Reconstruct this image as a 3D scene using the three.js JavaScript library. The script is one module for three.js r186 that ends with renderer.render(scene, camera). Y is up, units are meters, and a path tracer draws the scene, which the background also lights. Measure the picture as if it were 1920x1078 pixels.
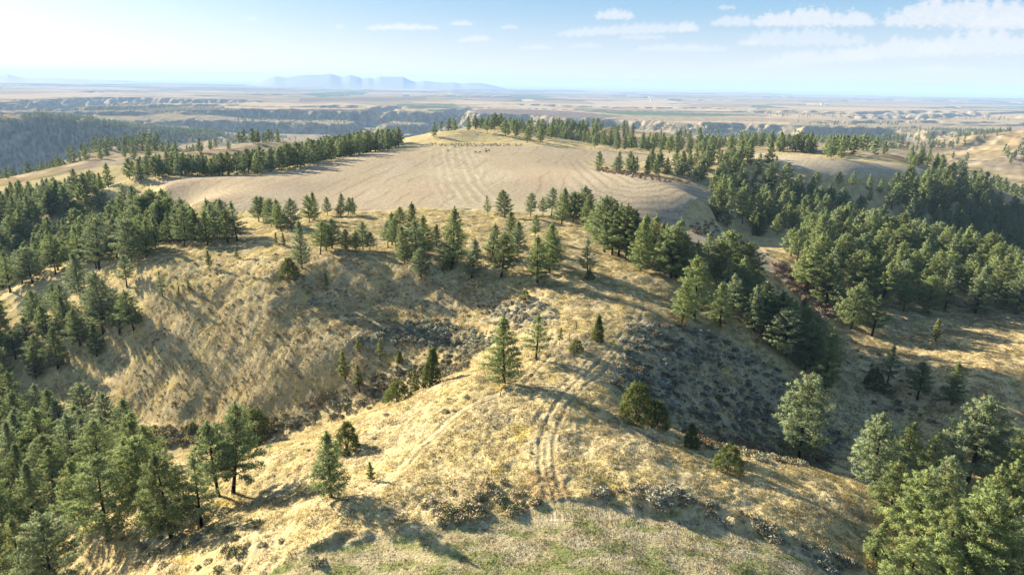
import * as THREE from 'three';
import { mergeGeometries } from 'three/addons/utils/BufferGeometryUtils.js';
import { createNoise2D, createNoise3D } from 'simplex-noise';

// ---------------------------------------------------------------- camera, sky, sun, exposure
const PW = 1920, PH = 1078, FOC = 1297, CAM_H = 45;
const scene = new THREE.Scene();
const camera = new THREE.PerspectiveCamera(2 * Math.atan(PH / 2 / FOC) * 180 / Math.PI, PW / PH, 0.5, 120000);
camera.rotation.order = 'YXZ';
camera.position.set(0, CAM_H, 0);
camera.rotation.set(-16.2 * Math.PI / 180, 0, 0.985 * Math.PI / 180);
camera.updateMatrixWorld(true);
scene.add(camera);

const renderer = new THREE.WebGLRenderer({ antialias: true });
renderer.toneMapping = THREE.LinearToneMapping;
renderer.toneMappingExposure = 3.75;
renderer.shadowMap.enabled = true;
const EXPO = 3.75;

const SUN_AZ = -55 * Math.PI / 180, SUN_EL = 20 * Math.PI / 180;          // left of the view axis, out of frame
const sunDir = new THREE.Vector3(Math.sin(SUN_AZ) * Math.cos(SUN_EL), Math.sin(SUN_EL), -Math.cos(SUN_AZ) * Math.cos(SUN_EL));
const sun = new THREE.DirectionalLight(new THREE.Color().setRGB(1.0, 0.89, 0.72), 5.0);
sun.name = 'sun';
sun.position.copy(sunDir).multiplyScalar(600);
sun.castShadow = true;
sun.shadow.radius = 1;
sun.shadow.mapSize.set(4096, 4096);
Object.assign(sun.shadow.camera, { left: -420, right: 420, top: 420, bottom: -420, near: 10, far: 1500 });
sun.target.position.set(0, 0, -220);
sun.position.add(sun.target.position);
scene.add(sun, sun.target);
scene.fog = new THREE.FogExp2(new THREE.Color().setRGB(0.43, 0.66, 1.0), 0.000074);

// ---------------------------------------------------------------- random numbers and noise
function rng(seed) { let a = seed >>> 0; return () => { a = (a + 0x6d2b79f5) | 0; let t = Math.imul(a ^ (a >>> 15), 1 | a); t = (t + Math.imul(t ^ (t >>> 7), 61 | t)) ^ t; return ((t ^ (t >>> 14)) >>> 0) / 4294967296; }; }
const n2 = createNoise2D(rng(11)), n3 = createNoise3D(rng(12));
const fbm = (x, y, oct = 4, gain = 0.5) => { let s = 0, a = 1, t = 0; for (let i = 0; i < oct; i++) { s += a * n2(x + i * 17.3, y - i * 9.1); t += a; a *= gain; x *= 2.03; y *= 2.03; } return s / t; };
const ridged = (x, y, oct = 4) => { let s = 0, a = 1, t = 0; for (let i = 0; i < oct; i++) { s += a * (1 - Math.abs(n2(x + i * 31.7, y + i * 5.3))); t += a; a *= 0.5; x *= 2.07; y *= 2.07; } return s / t; };
const clamp = THREE.MathUtils.clamp, lerp = THREE.MathUtils.lerp;
const sstep = (a, b, x) => { const t = clamp((x - a) / (b - a), 0, 1); return t * t * (3 - 2 * t); };

// ---------------------------------------------------------------- pixel <-> world helpers
const camQ = camera.quaternion.clone(), camQi = camQ.clone().invert();
const rayDir = (px, py) => new THREE.Vector3((px - PW / 2) / FOC, -(py - PH / 2) / FOC, -1).applyQuaternion(camQ).normalize();
const toPixel = (x, y, z) => { const v = new THREE.Vector3(x, y - CAM_H, z).applyQuaternion(camQi); return v.z > -0.1 ? null : [PW / 2 - v.x / v.z * FOC, PH / 2 + v.y / v.z * FOC, -v.z]; };

// ---------------------------------------------------------------- the sky: air and clouds
{
  const W = 4096, H = 2048, data = new Float32Array(W * H * 4);
  const angles = (px, py) => { const d = rayDir(px, py); return [Math.atan2(d.x, -d.z) * 180 / Math.PI, Math.asin(d.y) * 180 / Math.PI]; };
  // clouds in view: left, right, top, bottom (pixels of the photograph), softness, thickness, slope
  const CL = [[1395, 1660, 8, 48, 1, 1, 0], [1635, 1990, -22, 48, 1, 1, 0], [1800, 2010, 14, 54, 0.8, 1, 0], [1328, 1412, 22, 48, 0.8, 0.8, 0], [1375, 1640, 46, 84, 0.7, 0.7, 0],
    [1700, 2020, 44, 101, 1, 1, -0.02], [1560, 1800, 64, 108, 1, 1, -0.06], [1400, 1660, 88, 119, 0.9, 0.9, -0.08], [1365, 1525, 116, 129, 0.5, 0.6, 0], [1655, 1880, 118, 141, 0.9, 0.9, 0], [1345, 1495, 134, 146, 0.45, 0.5, 0],
    [1495, 1620, 135, 144, 0.4, 0.45, 0], [1270, 1314, 36, 58, 0.8, 0.8, 0], [1180, 1375, 80, 95, 0.7, 0.7, 0], [1380, 1425, 72, 84, 0.6, 0.6, 0], [1343, 1382, 5, 17, 0.6, 0.6, 0],
    [1030, 1320, 38, 63, 0.75, 0.8, -0.04], [1112, 1194, 8, 35, 0.9, 0.8, 0], [1155, 1255, 62, 73, 0.6, 0.6, 0], [968, 1043, 82, 92, 0.7, 0.7, 0], [1062, 1134, 78, 89, 0.55, 0.5, 0],
    [679, 832, 42, 55, 0.9, 0.9, 0], [841, 890, 36, 47, 0.85, 0.8, 0], [854, 923, 64, 77, 0.85, 0.8, -0.06], [936, 973, 44, 54, 0.7, 0.7, 0], [458, 483, 30, 37, 0.6, 0.6, 0], [627, 648, 45, 51, 0.6, 0.6, 0],
    [622, 668, 104, 119, 0.6, 0.5, 0], [715, 772, 113, 122, 0.4, 0.4, 0], [800, 815, 83, 88, 0.5, 0.5, 0]].map(([l, r, t, b, soft, thick, slope]) => {
      const [a0, e0] = angles(l, b), [a1, e1] = angles(r, b), [, et] = angles((l + r) / 2, t), eb = (e0 + e1) / 2;
      return { a: (a0 + a1) / 2, w: (a1 - a0) / 2, eb, h: et - eb, soft, thick, slope: (e1 - e0) / (a1 - a0) - slope };
    });
  const deg = 180 / Math.PI, zen = [0.17, 0.34, 0.63], mid = [0.31, 0.58, 0.82], hor = [1.06, 0.98, 0.86];
  for (let row = 0; row < H; row++) {
    const el = ((row + 0.5) / H - 0.5) * 180, up = el / deg, y = Math.sin(up), cu = Math.cos(up);
    const k1 = sstep(-1.5, 7.5, Math.max(el, 0)), k2 = sstep(3, 38, el);
    for (let col = 0; col < W; col++) {
      const round = ((col + 0.5) / W - 0.5) * 2 * Math.PI, x = Math.cos(round) * cu, z = Math.sin(round) * cu;
      const o = (row * W + col) * 4;
      if (el < -1) { data[o] = 0.2; data[o + 1] = 0.2; data[o + 2] = 0.18; data[o + 3] = 1; continue; }
      const ca = x * sunDir.x + y * sunDir.y + z * sunDir.z, ang = Math.acos(clamp(ca, -1, 1)) * deg;
      const glow = 1.3 * Math.exp(-ang / 13) + 0.55 * Math.exp(-((ang / 36) ** 2));
      let c = [0, 1, 2].map((i) => lerp(lerp(hor[i], mid[i], k1), zen[i], k2) + glow * [1.0, 0.95, 0.86][i]);
      let alpha = 0;
      const az = Math.atan2(x, -z) * deg;
      if (el > -0.3 && el < 9 && Math.abs(az) < 44) {
        for (const q of CL) {
          const s = (az - q.a) / q.w; if (s < -1.15 || s > 1.15) continue;
          const t = (el - q.eb - q.slope * (az - q.a)) / q.h; if (t < -0.5 || t > 1.6) continue;
          const nz = fbm(az * 1.5 + q.a * 7, el * 4.4, 6, 0.6), wob = 0.5 + 0.5 * fbm(az * 0.85 + q.a, 3.3, 3);
          const topH = (0.42 + 0.72 * wob) * Math.sqrt(Math.max(0, 1 - s * s));
          const body = Math.min(sstep(-0.16, 0.16, t + nz * 0.16), 1 - sstep(topH - 0.3, topH + 0.12, t + nz * 0.42)) * (1 - sstep(0.72, 1.05, Math.abs(s) + nz * 0.2));
          const a = sstep(0.22, 0.62, body + nz * 0.3) * sstep(0, 0.15, body) * q.soft * (0.78 + 0.3 * nz);
          alpha = 1 - (1 - alpha) * (1 - a);
        }
      } else if (el > 2) {                                                    // the same small flat clouds go on round the sky
        const kx = x / (y + 0.06), kz = z / (y + 0.06), d = fbm(kx * 0.9 + 4, kz * 0.9, 5, 0.55), body = sstep(0.34, 0.6, d);
        alpha = body * 0.85 * sstep(2, 5, el);
      }
      if (alpha > 0) { const far = 0.9 + 0.1 * k1; for (let i = 0; i < 3; i++) { const cl = [0.93, 0.935, 0.95][i] + glow * 0.5; c[i] = lerp(c[i], cl, alpha * far); } }
      for (let i = 0; i < 3; i++) data[o + i] = c[i] / EXPO;
      data[o + 3] = 1;
    }
  }
  const sky = new THREE.DataTexture(data, W, H, THREE.RGBAFormat, THREE.FloatType);
  sky.mapping = THREE.EquirectangularReflectionMapping; sky.magFilter = THREE.LinearFilter; sky.needsUpdate = true;
  scene.background = sky; scene.environment = sky;
}
console.log('sky done');

// ---------------------------------------------------------------- terrain control points: [pixel x, pixel y, elevation, (distance)]
const CP = [
  // mown terrace at the bottom of the frame
  [300, 1078, -9], [430, 1078, -4.5], [560, 1078, -2], [800, 1078, -1.2], [960, 1078, -1], [1200, 1078, -1], [1400, 1078, -1.5], [1560, 1078, -3], [1700, 1078, -6.5], [1850, 1078, -11], [2000, 1078, -15],
  [960, 1300, -1.5], [500, 1300, -5], [1500, 1300, -3], [0, 1300, -20], [1950, 1300, -12],
  [700, 1020, -1.6], [860, 990, -0.4], [1000, 960, 0], [1200, 985, -0.4], [1400, 1020, -1.2], [560, 1000, -2.4],
  // near hill, its crest and right shoulder
  [1100, 900, 0.3], [1030, 850, 0.6], [945, 760, 0.8], [945, 705, 0.6], [1000, 700, 0.3], [1040, 650, -0.2], [1100, 640, -0.4], [1060, 600, 0], [1180, 570, 0], [1150, 620, -0.4],
  [1100, 740, 0], [1150, 752, -0.8], [1160, 790, -0.6], [1200, 840, -0.3], [1240, 805, -1.6], [1290, 860, -1.6], [1340, 850, -2.9], [1300, 920, -0.8], [1400, 895, -3.0], [1450, 872, -4.8], [1500, 970, -2.3], [1560, 905, -6], [1560, 888, -7], [1590, 960, -5.2], [1620, 1010, -5],
  // left flank of the near hill
  [880, 710, -0.3], [830, 735, -1.8], [760, 757, -3.6], [660, 793, -7], [560, 822, -10], [485, 848, -13], [850, 800, -0.6], [740, 830, -3.2], [620, 870, -5.5], [540, 900, -7.5], [700, 930, -1.2], [620, 932, -2.4], [500, 960, -5.5],
  [430, 920, -10], [400, 1000, -8], [300, 1000, -13], [200, 1010, -17], [60, 1050, -24], [100, 900, -29], [250, 880, -25], [0, 920, -33], [380, 850, -21], [-120, 1000, -33], [150, 1078, -20],
  // ravine bottom behind it
  [890, 672, -6], [800, 716, -13], [700, 748, -18.5], [600, 778, -23], [500, 800, -27], [380, 803, -31], [250, 792, -35], [100, 785, -39], [-60, 770, -43], [250, 840, -34], [60, 850, -37], [940, 645, -4],
  // the slope across the ravine
  [990, 600, -2.4], [900, 600, -6.3], [800, 640, -10.6], [700, 650, -11.8], [860, 560, -4.4], [790, 560, -5.3], [700, 560, -5.9], [700, 505, -0.5], [600, 660, -13], [600, 565, -6.7], [600, 495, 0], [500, 700, -18.5], [500, 600, -10], [525, 512, -2],
  [400, 700, -21.5], [400, 600, -12.5], [400, 525, -5.5], [330, 565, -11], [300, 650, -20], [200, 700, -31], [100, 690, -34], [0, 690, -37], [260, 590, -16], [200, 620, -23],
  [930, 505, 1.2], [850, 475, 1.8], [1000, 525, 0.9], [1090, 505, 1.2], [700, 468, 1.2], [600, 465, 0.7], [780, 500, 0.6],
  // hill top to the field
  [900, 440, 2.6], [900, 412, 2.2], [800, 415, 1.8], [700, 430, 1.6], [600, 440, 1.1], [500, 450, 0], [470, 472, -1.2], [1020, 425, 2.2], [1090, 430, 1.6], [1160, 470, 0.8], [1230, 520, 0.2], [1020, 470, 2],
  [440, 392, -0.8], [560, 393, 0.2], [700, 393, 0.8], [900, 395, 1.2], [1100, 405, 0.6], [1200, 425, 0], [1255, 423, -0.2],
  [300, 502, -5.5], [340, 472, -4.5], [420, 474, -2.8], [260, 495, -7],
  // left wood and its hollow
  [400, 425, -6], [300, 425, -13], [200, 425, -19], [100, 420, -25], [0, 420, -32], [450, 430, -2.5], [350, 385, -1.5], [300, 352, -1], [235, 338, -4], [130, 372, -9], [40, 385, -16], [-100, 400, -30],
  [130, 480, -18], [50, 520, -24], [0, 480, -28], [200, 500, -12], [130, 560, -22], [30, 590, -28], [-120, 600, -38],
  // stubble field
  [400, 360, 0], [600, 360, 0.8], [800, 360, 1.6], [1000, 360, 1.6], [1150, 370, 0.6], [1335, 380, -0.6], [1300, 348, 0], [400, 332, 0.6], [500, 327, 1.4], [580, 312, 2.6], [640, 297, 3.6], [700, 285, 4.6], [760, 276, 5.4], [800, 310, 3.6], [950, 310, 4],
  [900, 275, 6], [1000, 275, 6], [1000, 300, 4.6], [1080, 302, 2.2], [1130, 308, 1.2], [1130, 285, 3.6], [1280, 292, 2.2], [1200, 330, 0.4],
  // gully and woods on the right of the field
  [1290, 432, -9], [1345, 430, -12], [1345, 330, -2.5], [1400, 380, -13], [1480, 430, -17], [1480, 370, -11], [1560, 420, -19], [1600, 370, -11], [1650, 430, -24], [1700, 400, -18], [1780, 430, -28], [1900, 430, -36], [1920, 370, -30],
  [1330, 445, -4], [1420, 480, -6.5], [1480, 510, -9], [1540, 570, -13.5], [1600, 630, -17.5], [1700, 695, -18.5], [1800, 740, -18.5], [1560, 480, -10], [1600, 455, -12], [1660, 500, -14], [1800, 500, -14], [1920, 520, -15], [1740, 590, -16], [1840, 590, -15.5], [1920, 600, -15], [1830, 660, -16], [1920, 720, -16.5], [2050, 650, -15],
  // spur below the saddle and the shaded gully
  [1250, 560, -1], [1300, 590, -2.5], [1390, 630, -7], [1470, 680, -12], [1540, 720, -17], [1230, 640, -1.9], [1300, 680, -5], [1390, 730, -12], [1480, 780, -18], [1200, 725, -3.4], [1215, 768, -5.6], [1300, 804, -9.5], [1420, 838, -14.5], [1560, 855, -20.5], [1650, 840, -24], [1640, 760, -22], [1750, 830, -22], [1900, 850, -21.5], [1750, 950, -20], [1900, 980, -22], [1680, 900, -19], [2050, 900, -28],
  // second field on the right
  [1450, 290, 1], [1560, 300, 1.5], [1600, 330, -0.5], [1500, 330, -1], [1700, 335, -4], [1755, 330, -5], [1650, 300, 1], [1680, 290, 1],
  // spurs beyond the left tree belt
  [300, 320, -16, 440], [450, 305, -14, 470], [560, 285, -10, 520], [180, 320, -20, 470], [280, 282, -8], [340, 286, -10], [410, 282, -7], [460, 268, -3], [520, 268, -8], [350, 275, -40, 720], [450, 262, -40, 760], [200, 276, -24], [150, 302, -32], [240, 272, -24], [300, 265, -50, 950],
  [640, 262, -14, 640], [700, 262, -10, 640], [600, 258, -50, 850], [0, 320, -70], [100, 295, -64], [190, 268, -56], [300, 262, -55], [420, 252, -52], [480, 256, -60], [540, 252, -62], [0, 360, -52], [-100, 330, -75], [80, 330, -48],
  // deep valley on the left and the wooded wall behind it
  [0, 300, -150, 1120], [200, 262, -150, 1280], [400, 250, -145, 1500], [-120, 300, -150, 1120], [550, 248, -140, 1900], [700, 245, -130, 2000], 
  // knolls behind the field
  [800, 262, 8], [850, 247, 12.5], [900, 258, 9], [950, 250, 11], [975, 232, 11], [1040, 240, 6], [1000, 250, 7], [850, 240, -40, 820], [760, 250, -30, 780], [700, 240, -70, 1150], [975, 226, -40, 1100], [1100, 228, -40, 1250],
  [1060, 262, -4], [1150, 272, -10], [1250, 275, -11], [1350, 278, -9], [1420, 275, -5], [1200, 249, -4], [1270, 256, -6], [1120, 240, -2], [1350, 262, -24], [1430, 262, -32], [1150, 252, -14],
  [1500, 280, -14, 760], [1620, 280, -14, 760], [1560, 268, -38], [1480, 268, -40], [1400, 255, -55], [1300, 246, -50, 1500],
  // rolling hills on the right
  [1650, 265, -38], [1750, 262, -40], [1700, 280, -34], [1800, 300, -48], [1750, 310, -42], [1830, 270, -24], [1900, 246, -14], [1960, 240, -8], [1910, 285, -42], [1860, 330, -48], [1920, 330, -46], [1780, 350, -34], [1850, 370, -44], [2060, 260, -20],
  [1600, 255, -80, 1800], [1800, 250, -85, 1900], [1950, 235, -70, 2200],
  // beyond
  [0, 212, -95, 2600], [480, 232, -116, 2800], [960, 226, -105, 2700], [1440, 240, -95, 2500], [1920, 245, -90, 2500], [0, 200, -76, 4500], [480, 200, -76, 4500], [960, 205, -76, 4500], [1440, 212, -76, 4500], [1920, 218, -76, 4500], [0, 170, -62, 9000], [960, 180, -62, 9000], [1920, 195, -62, 9000], [0, 160, -22, 17500], [960, 170, -22, 17500], [1920, 188, -22, 17500],
];
const pts = CP.map(([px, py, e, D]) => {
  const d = rayDir(px, py), az = Math.atan2(d.x, -d.z);
  if (D === undefined) { if (d.y >= -1e-4) throw new Error('control point above the horizon ' + px + ',' + py); D = (e - CAM_H) / d.y * Math.hypot(d.x, d.z); }
  return [az, Math.log(D), e, px, py, D];
});
for (const az of [-1.1, -0.85, 0.85, 1.1]) for (const [D, e] of [[40, -3], [70, -12], [110, -26], [180, -30], [300, -28], [600, -30], [1200, -70], [3000, -85], [9000, -62], [17500, -22]]) pts.push([az, Math.log(D), e * (az < 0 ? 1.15 : 1)]);
for (let k = -4; k <= 4; k++) pts.push([k * 0.2, Math.log(30), -2 - Math.abs(k) * 2]);

// thin-plate spline in (azimuth, log distance)
const N = pts.length, U = (r2) => (r2 < 1e-12 ? 0 : 0.5 * r2 * Math.log(r2));
const spline = (() => {
  const M = N + 3, A = Array.from({ length: M }, () => new Float64Array(M + 1));
  for (let i = 0; i < N; i++) {
    for (let j = 0; j < N; j++) A[i][j] = U((pts[i][0] - pts[j][0]) ** 2 + (pts[i][1] - pts[j][1]) ** 2);
    A[i][i] += 0.00035;
    A[i][N] = A[N][i] = 1; A[i][N + 1] = A[N + 1][i] = pts[i][0]; A[i][N + 2] = A[N + 2][i] = pts[i][1]; A[i][M] = pts[i][2];
  }
  for (let c = 0; c < M; c++) {
    let p = c; for (let r = c + 1; r < M; r++) if (Math.abs(A[r][c]) > Math.abs(A[p][c])) p = r;
    [A[c], A[p]] = [A[p], A[c]];
    for (let r = c + 1; r < M; r++) { const f = A[r][c] / A[c][c]; if (f) for (let k = c; k <= M; k++) A[r][k] -= f * A[c][k]; }
  }
  const w = new Float64Array(M);
  for (let r = M - 1; r >= 0; r--) { let s = A[r][M]; for (let k = r + 1; k < M; k++) s -= A[r][k] * w[k]; w[r] = s / A[r][r]; }
  return (az, v) => { let s = w[N] + w[N + 1] * az + w[N + 2] * v; for (let i = 0; i < N; i++) s += w[i] * U((az - pts[i][0]) ** 2 + (v - pts[i][1]) ** 2); return s; };
})();
console.log('spline done', N);

// polar grid: columns (azimuth) dense where the camera looks, rows (distance) dense near
const cols = [], rows = [];
for (let k = 0; k <= 740; k++) cols.push(lerp(-0.74, 0.74, k / 740));
for (let k = 1; k <= 22; k++) { const a = 0.74 + (Math.PI - 0.74) * (k / 22) ** 1.3; cols.push(a); cols.unshift(-a); }
const span = (a, b, n, first) => { for (let k = first ? 0 : 1; k <= n; k++) rows.push(a * Math.pow(b / a, k / n)); };
span(2, 50, 24, true); span(50, 260, 540); span(260, 720, 250); span(720, 2400, 190); span(2400, 3800, 170); span(3800, 9000, 170); span(9000, 17500, 60);
const NC = cols.length, NR = rows.length;
// spline on a coarser grid, then bicubic in between
const cAz = [], cLn = [];
for (let k = 0; k <= 190; k++) cAz.push(lerp(-0.95, 0.95, k / 190));
const L0 = Math.log(30), L1 = Math.log(17500), NL = 560; for (let k = 0; k <= NL; k++) cLn.push(lerp(L0, L1, k / NL));
const coarse = new Float32Array(191 * (NL + 1));
for (let i = 0; i <= NL; i++) for (let j = 0; j < 191; j++) coarse[i * 191 + j] = clamp(spline(cAz[j], cLn[i]), -170, 60);
const cub = (a, b, c, d, t) => b + 0.5 * t * (c - a + t * (2 * a - 5 * b + 4 * c - d + t * (3 * (b - c) + d - a)));
function base(az, lnD) {
  const fx = clamp((az + 0.95) / 1.9 * 190, 0, 189.999), fy = clamp((lnD - L0) / (L1 - L0) * NL, 0, NL - 0.001), x0 = Math.floor(fx), y0 = Math.floor(fy), tx = fx - x0, ty = fy - y0;
  const g = (x, y) => coarse[clamp(y, 0, NL) * 191 + clamp(x, 0, 190)], r = [];
  for (let k = -1; k < 3; k++) r.push(cub(g(x0 - 1, y0 + k), g(x0, y0 + k), g(x0 + 1, y0 + k), g(x0 + 2, y0 + k), tx));
  return cub(r[0], r[1], r[2], r[3], ty);
}
const baseXZ = (x, z) => { const D = Math.max(Math.hypot(x, z), 1), az = Math.atan2(x, -z); let h = base(clamp(az, -0.95, 0.95), Math.log(D)); if (D > 850 && D < 5200) { const [a, b] = along(RUN, az), k = sstep(a, b, D) * (1 - sstep(3700, 5000, D)); if (k > 0) h = lerp(h, section(az, D, x, z), k); } const back = sstep(0.95, 1.6, Math.abs(az)); return lerp(h, -18, back * sstep(20, 120, D)); };
console.log('coarse done');

// beyond the hills the land is built in breaklines from near to far: valley foot, wooded rim, hollow, canyon walls, bench, plain.
// each vertex: [pixel x, distance, pixel y (> 0) or elevation (< 0)]
const azOf = (px) => { const d = rayDir(px, 230); return Math.atan2(d.x, -d.z); };
const sect = (list, dist) => list.map((v) => { const [px, D0, val] = v.length === 3 ? v : [v[0], dist(azOf(v[0])), v[1]], d = rayDir(px, Math.max(val, 1)); return [azOf(px), D0, val > 0 ? CAM_H + d.y / Math.hypot(d.x, d.z) * D0 : val]; });
const along = (L, az) => { let k = 0; while (k + 2 < L.length && L[k + 1][0] < az) k++; const t = clamp((az - L[k][0]) / (L[k + 1][0] - L[k][0]), 0, 1); return [lerp(L[k][1], L[k + 1][1], t), lerp(L[k][2], L[k + 1][2], t)]; };
const S1 = sect([[-200, 2030, 330], [0, 2050, 325], [130, 2080, 303], [250, 2100, 282], [400, 2120, 264], [520, 1500, -135], [700, 1500, -130], [950, 1500, -115], [1200, 1700, -85], [1440, 1900, -75], [1920, 2000, -70], [2200, 2000, -70]]);
const S2 = sect([[-200, 2270, 216], [0, 2290, 216], [130, 2310, 219], [190, 2310, 226], [250, 2290, 238], [320, 2270, 246], [400, 2220, 254], [520, 1600, -134], [700, 1620, -132], [950, 1600, -118], [1200, 1800, -90], [1440, 2000, -84], [1920, 2080, -76], [2200, 2080, -76]]);
const S3 = sect([[-200, 2560, -100], [130, 2560, -105], [400, 2500, -135], [520, 2200, -138], [950, 2200, -125], [1200, 2200, -105], [1440, 2300, -104], [1600, 2350, -118], [1750, 2380, -112], [1920, 2350, -104], [2200, 2350, -104]]);
const S7 = sect([[-200, 3200, -75], [60, 3200, -75], [200, 3210, -75], [400, 3350, -75], [480, 3480, -75], [600, 3350, -75], [690, 3330, -75], [860, 3330, -75], [950, 3217, -75], [1000, 3090, -75], [1100, 2857, -75], [1300, 2780, -75], [1440, 2700, -75], [1520, 2690, -75], [1700, 2820, -75], [1880, 2727, -75], [2200, 2727, -75]]);
const S6 = sect([[-200, 217], [60, 215], [300, 214], [400, 215], [480, 222], [600, 225], [720, 226], [800, 230], [850, 233], [900, 236], [940, 238], [1000, 230], [1100, 239], [1150, 241], [1300, 247], [1440, 252], [1500, 261], [1600, 265], [1700, 260], [1780, 263], [1900, 262], [2200, 262]], (a) => along(S7, a)[0] - 42);
const S5 = sect([[-200, 3000, 227], [60, 3000, 226], [200, 3000, 225], [350, 2970, 226], [480, 2990, 229], [620, 3010, 231], [750, 3000, 233], [900, 2960, 237], [950, 2900, 240], [1000, 2820, -108], [1100, 2700, -112], [1300, 2620, -112], [1440, 2560, -110], [1600, 2540, -124], [1900, 2540, -114], [2200, 2540, -110]]);
const S4 = sect([[-200, 236], [60, 232], [200, 230], [350, 238], [420, 247], [480, 251], [600, 251], [750, 249], [900, 247], [950, 244], [1000, 240], [1100, 246], [1300, 254], [1440, 258], [1600, 268], [1900, 268], [2200, 268]], (a) => along(S5, a)[0] - 45);
const RUN = [[-200, 980, 1330], [400, 1020, 1380], [700, 900, 1350], [950, 1000, 1450], [1200, 1200, 1650], [1440, 1350, 1850], [2200, 1500, 1950]].map(([px, a, b]) => [azOf(px), a, b]);
function section(az, D, x, z) {
  const w = az + 0.006 * n2(x / 190, z / 190) + 0.003 * n2(x / 60, z / 60), dd = D + 95 * n2(x / 520 + 9, z / 520) + 26 * n2(x / 170 + 5, z / 170) + 11 * n2(x / 52, z / 52), L = [S1, S2, S3, S4, S5, S6, S7].map((s) => along(s, w));
  if (dd <= L[0][0]) return L[0][1]; if (dd >= L[6][0]) return L[6][1];
  let k = 0; while (k < 5 && L[k + 1][0] < dd) k++;
  const t = clamp((dd - L[k][0]) / Math.max(L[k + 1][0] - L[k][0], 1), 0, 1); return lerp(L[k][1], L[k + 1][1], t);
}
// first hit of a pixel ray with a height function
function hit(px, py, fn = heightAt, from = 40) {
  const d = rayDir(px, py), hl = Math.hypot(d.x, d.z); let pd = from, pt = null;
  for (let D = from; D < 18000; D *= 1.006) {
    const t = D / hl, y = CAM_H + d.y * t;
    if (y < fn(d.x * t, d.z * t)) { let a = pd, b = D; for (let k = 0; k < 12; k++) { const m = (a + b) / 2, tm = m / hl; if (CAM_H + d.y * tm < fn(d.x * tm, d.z * tm)) b = m; else a = m; } const tb = b / hl; pt = new THREE.Vector3(d.x * tb, fn(d.x * tb, d.z * tb), d.z * tb); break; }
    pd = D;
  }
  return pt;
}
const poly = (list, fn = baseXZ) => list.map(([x, y]) => { const p = hit(x, y, fn); return p ? [p.x, p.z] : [0, -40000]; });
function inside(P, x, z) { let r = false; for (let i = 0, j = P.length - 1; i < P.length; j = i++) if ((P[i][1] > z) !== (P[j][1] > z) && x < (P[j][0] - P[i][0]) * (z - P[i][1]) / (P[j][1] - P[i][1]) + P[i][0]) r = !r; return r; }
function lineDist(P, x, z) { let best = 1e9, along = 0, acc = 0, side = 0; for (let i = 0; i + 1 < P.length; i++) { const ax = P[i][0], az = P[i][1], bx = P[i + 1][0] - ax, bz = P[i + 1][1] - az, l2 = bx * bx + bz * bz, t = clamp(((x - ax) * bx + (z - az) * bz) / l2, 0, 1), dx = x - ax - t * bx, dz = z - az - t * bz, d = Math.hypot(dx, dz), L = Math.sqrt(l2); if (d < best) { best = d; along = acc + t * L; side = Math.sign(bx * dz - bz * dx) || 1; } acc += L; } return [best, along, side]; }
const boxOf = (P, m) => [Math.min(...P.map((p) => p[0])) - m, Math.max(...P.map((p) => p[0])) + m, Math.min(...P.map((p) => p[1])) - m, Math.max(...P.map((p) => p[1])) + m];
const inBox = (b, x, z) => x > b[0] && x < b[1] && z > b[2] && z < b[3];

// ---------------------------------------------------------------- zones, traced on the photograph and dropped on the ground
const Z = {
  field: poly([[285, 345], [330, 336], [400, 331], [500, 327], [560, 317], [610, 304], [660, 293], [720, 283], [765, 275], [850, 272], [960, 273], [1060, 277], [1160, 284], [1285, 291], [1240, 300], [1140, 306], [1090, 305], [1120, 318], [1180, 325], [1250, 333], [1305, 341], [1325, 350], [1310, 358], [1348, 366], [1345, 382], [1275, 413], [1262, 424], [1210, 428], [1150, 415], [1080, 405], [960, 397], [880, 391], [780, 391], [640, 394], [520, 396], [440, 394], [360, 384], [320, 366]]),
  field2: poly([[1390, 284], [1440, 286], [1500, 293], [1560, 300], [1640, 303], [1700, 312], [1765, 328], [1700, 337], [1600, 333], [1530, 326], [1470, 315], [1420, 305], [1395, 295]]),
  strip: poly([[1265, 428], [1330, 434], [1390, 450], [1440, 478], [1470, 505], [1450, 512], [1400, 492], [1350, 470], [1300, 455], [1262, 438]]),
  terrace: poly([[480, 1095], [560, 1040], [700, 1000], [800, 985], [900, 968], [1000, 950], [1060, 938], [1120, 944], [1220, 958], [1330, 972], [1440, 1005], [1560, 1045], [1660, 1090], [1700, 1300], [1200, 1500], [500, 1500]]),
  face: poly([[540, 500], [640, 480], [760, 510], [900, 530], [1000, 555], [990, 620], [890, 668], [800, 712], [700, 745], [600, 775], [480, 798], [330, 800], [200, 760], [200, 690], [260, 610], [330, 545], [420, 520]]),
  sageslope: poly([[1180, 600], [1230, 600], [1310, 610], [1400, 650], [1480, 700], [1540, 760], [1600, 830], [1560, 852], [1420, 836], [1300, 806], [1210, 772], [1150, 735], [1140, 690], [1190, 640]]),
  sagehead: poly([[655, 640], [700, 618], [790, 600], [870, 610], [930, 640], [890, 668], [830, 660], [760, 640], [690, 650]]),
  outcrop: poly([[930, 570], [985, 558], [1040, 575], [1050, 600], [1000, 625], [950, 615], [900, 600]]),
  meadow: poly([[1700, 600], [1920, 600], [2000, 700], [1930, 860], [1800, 740], [1720, 680]]),
  brown: poly([[985, 885], [1040, 880], [1060, 905], [1075, 945], [1040, 945], [1000, 930]]),
};
const ZB = Object.fromEntries(Object.entries(Z).map(([k, P]) => [k, boxOf(P, 25)]));
const inZ = (k, x, z) => inBox(ZB[k], x, z) && inside(Z[k], x, z);
const edge = (k) => [...Z[k], Z[k][0]];
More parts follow.
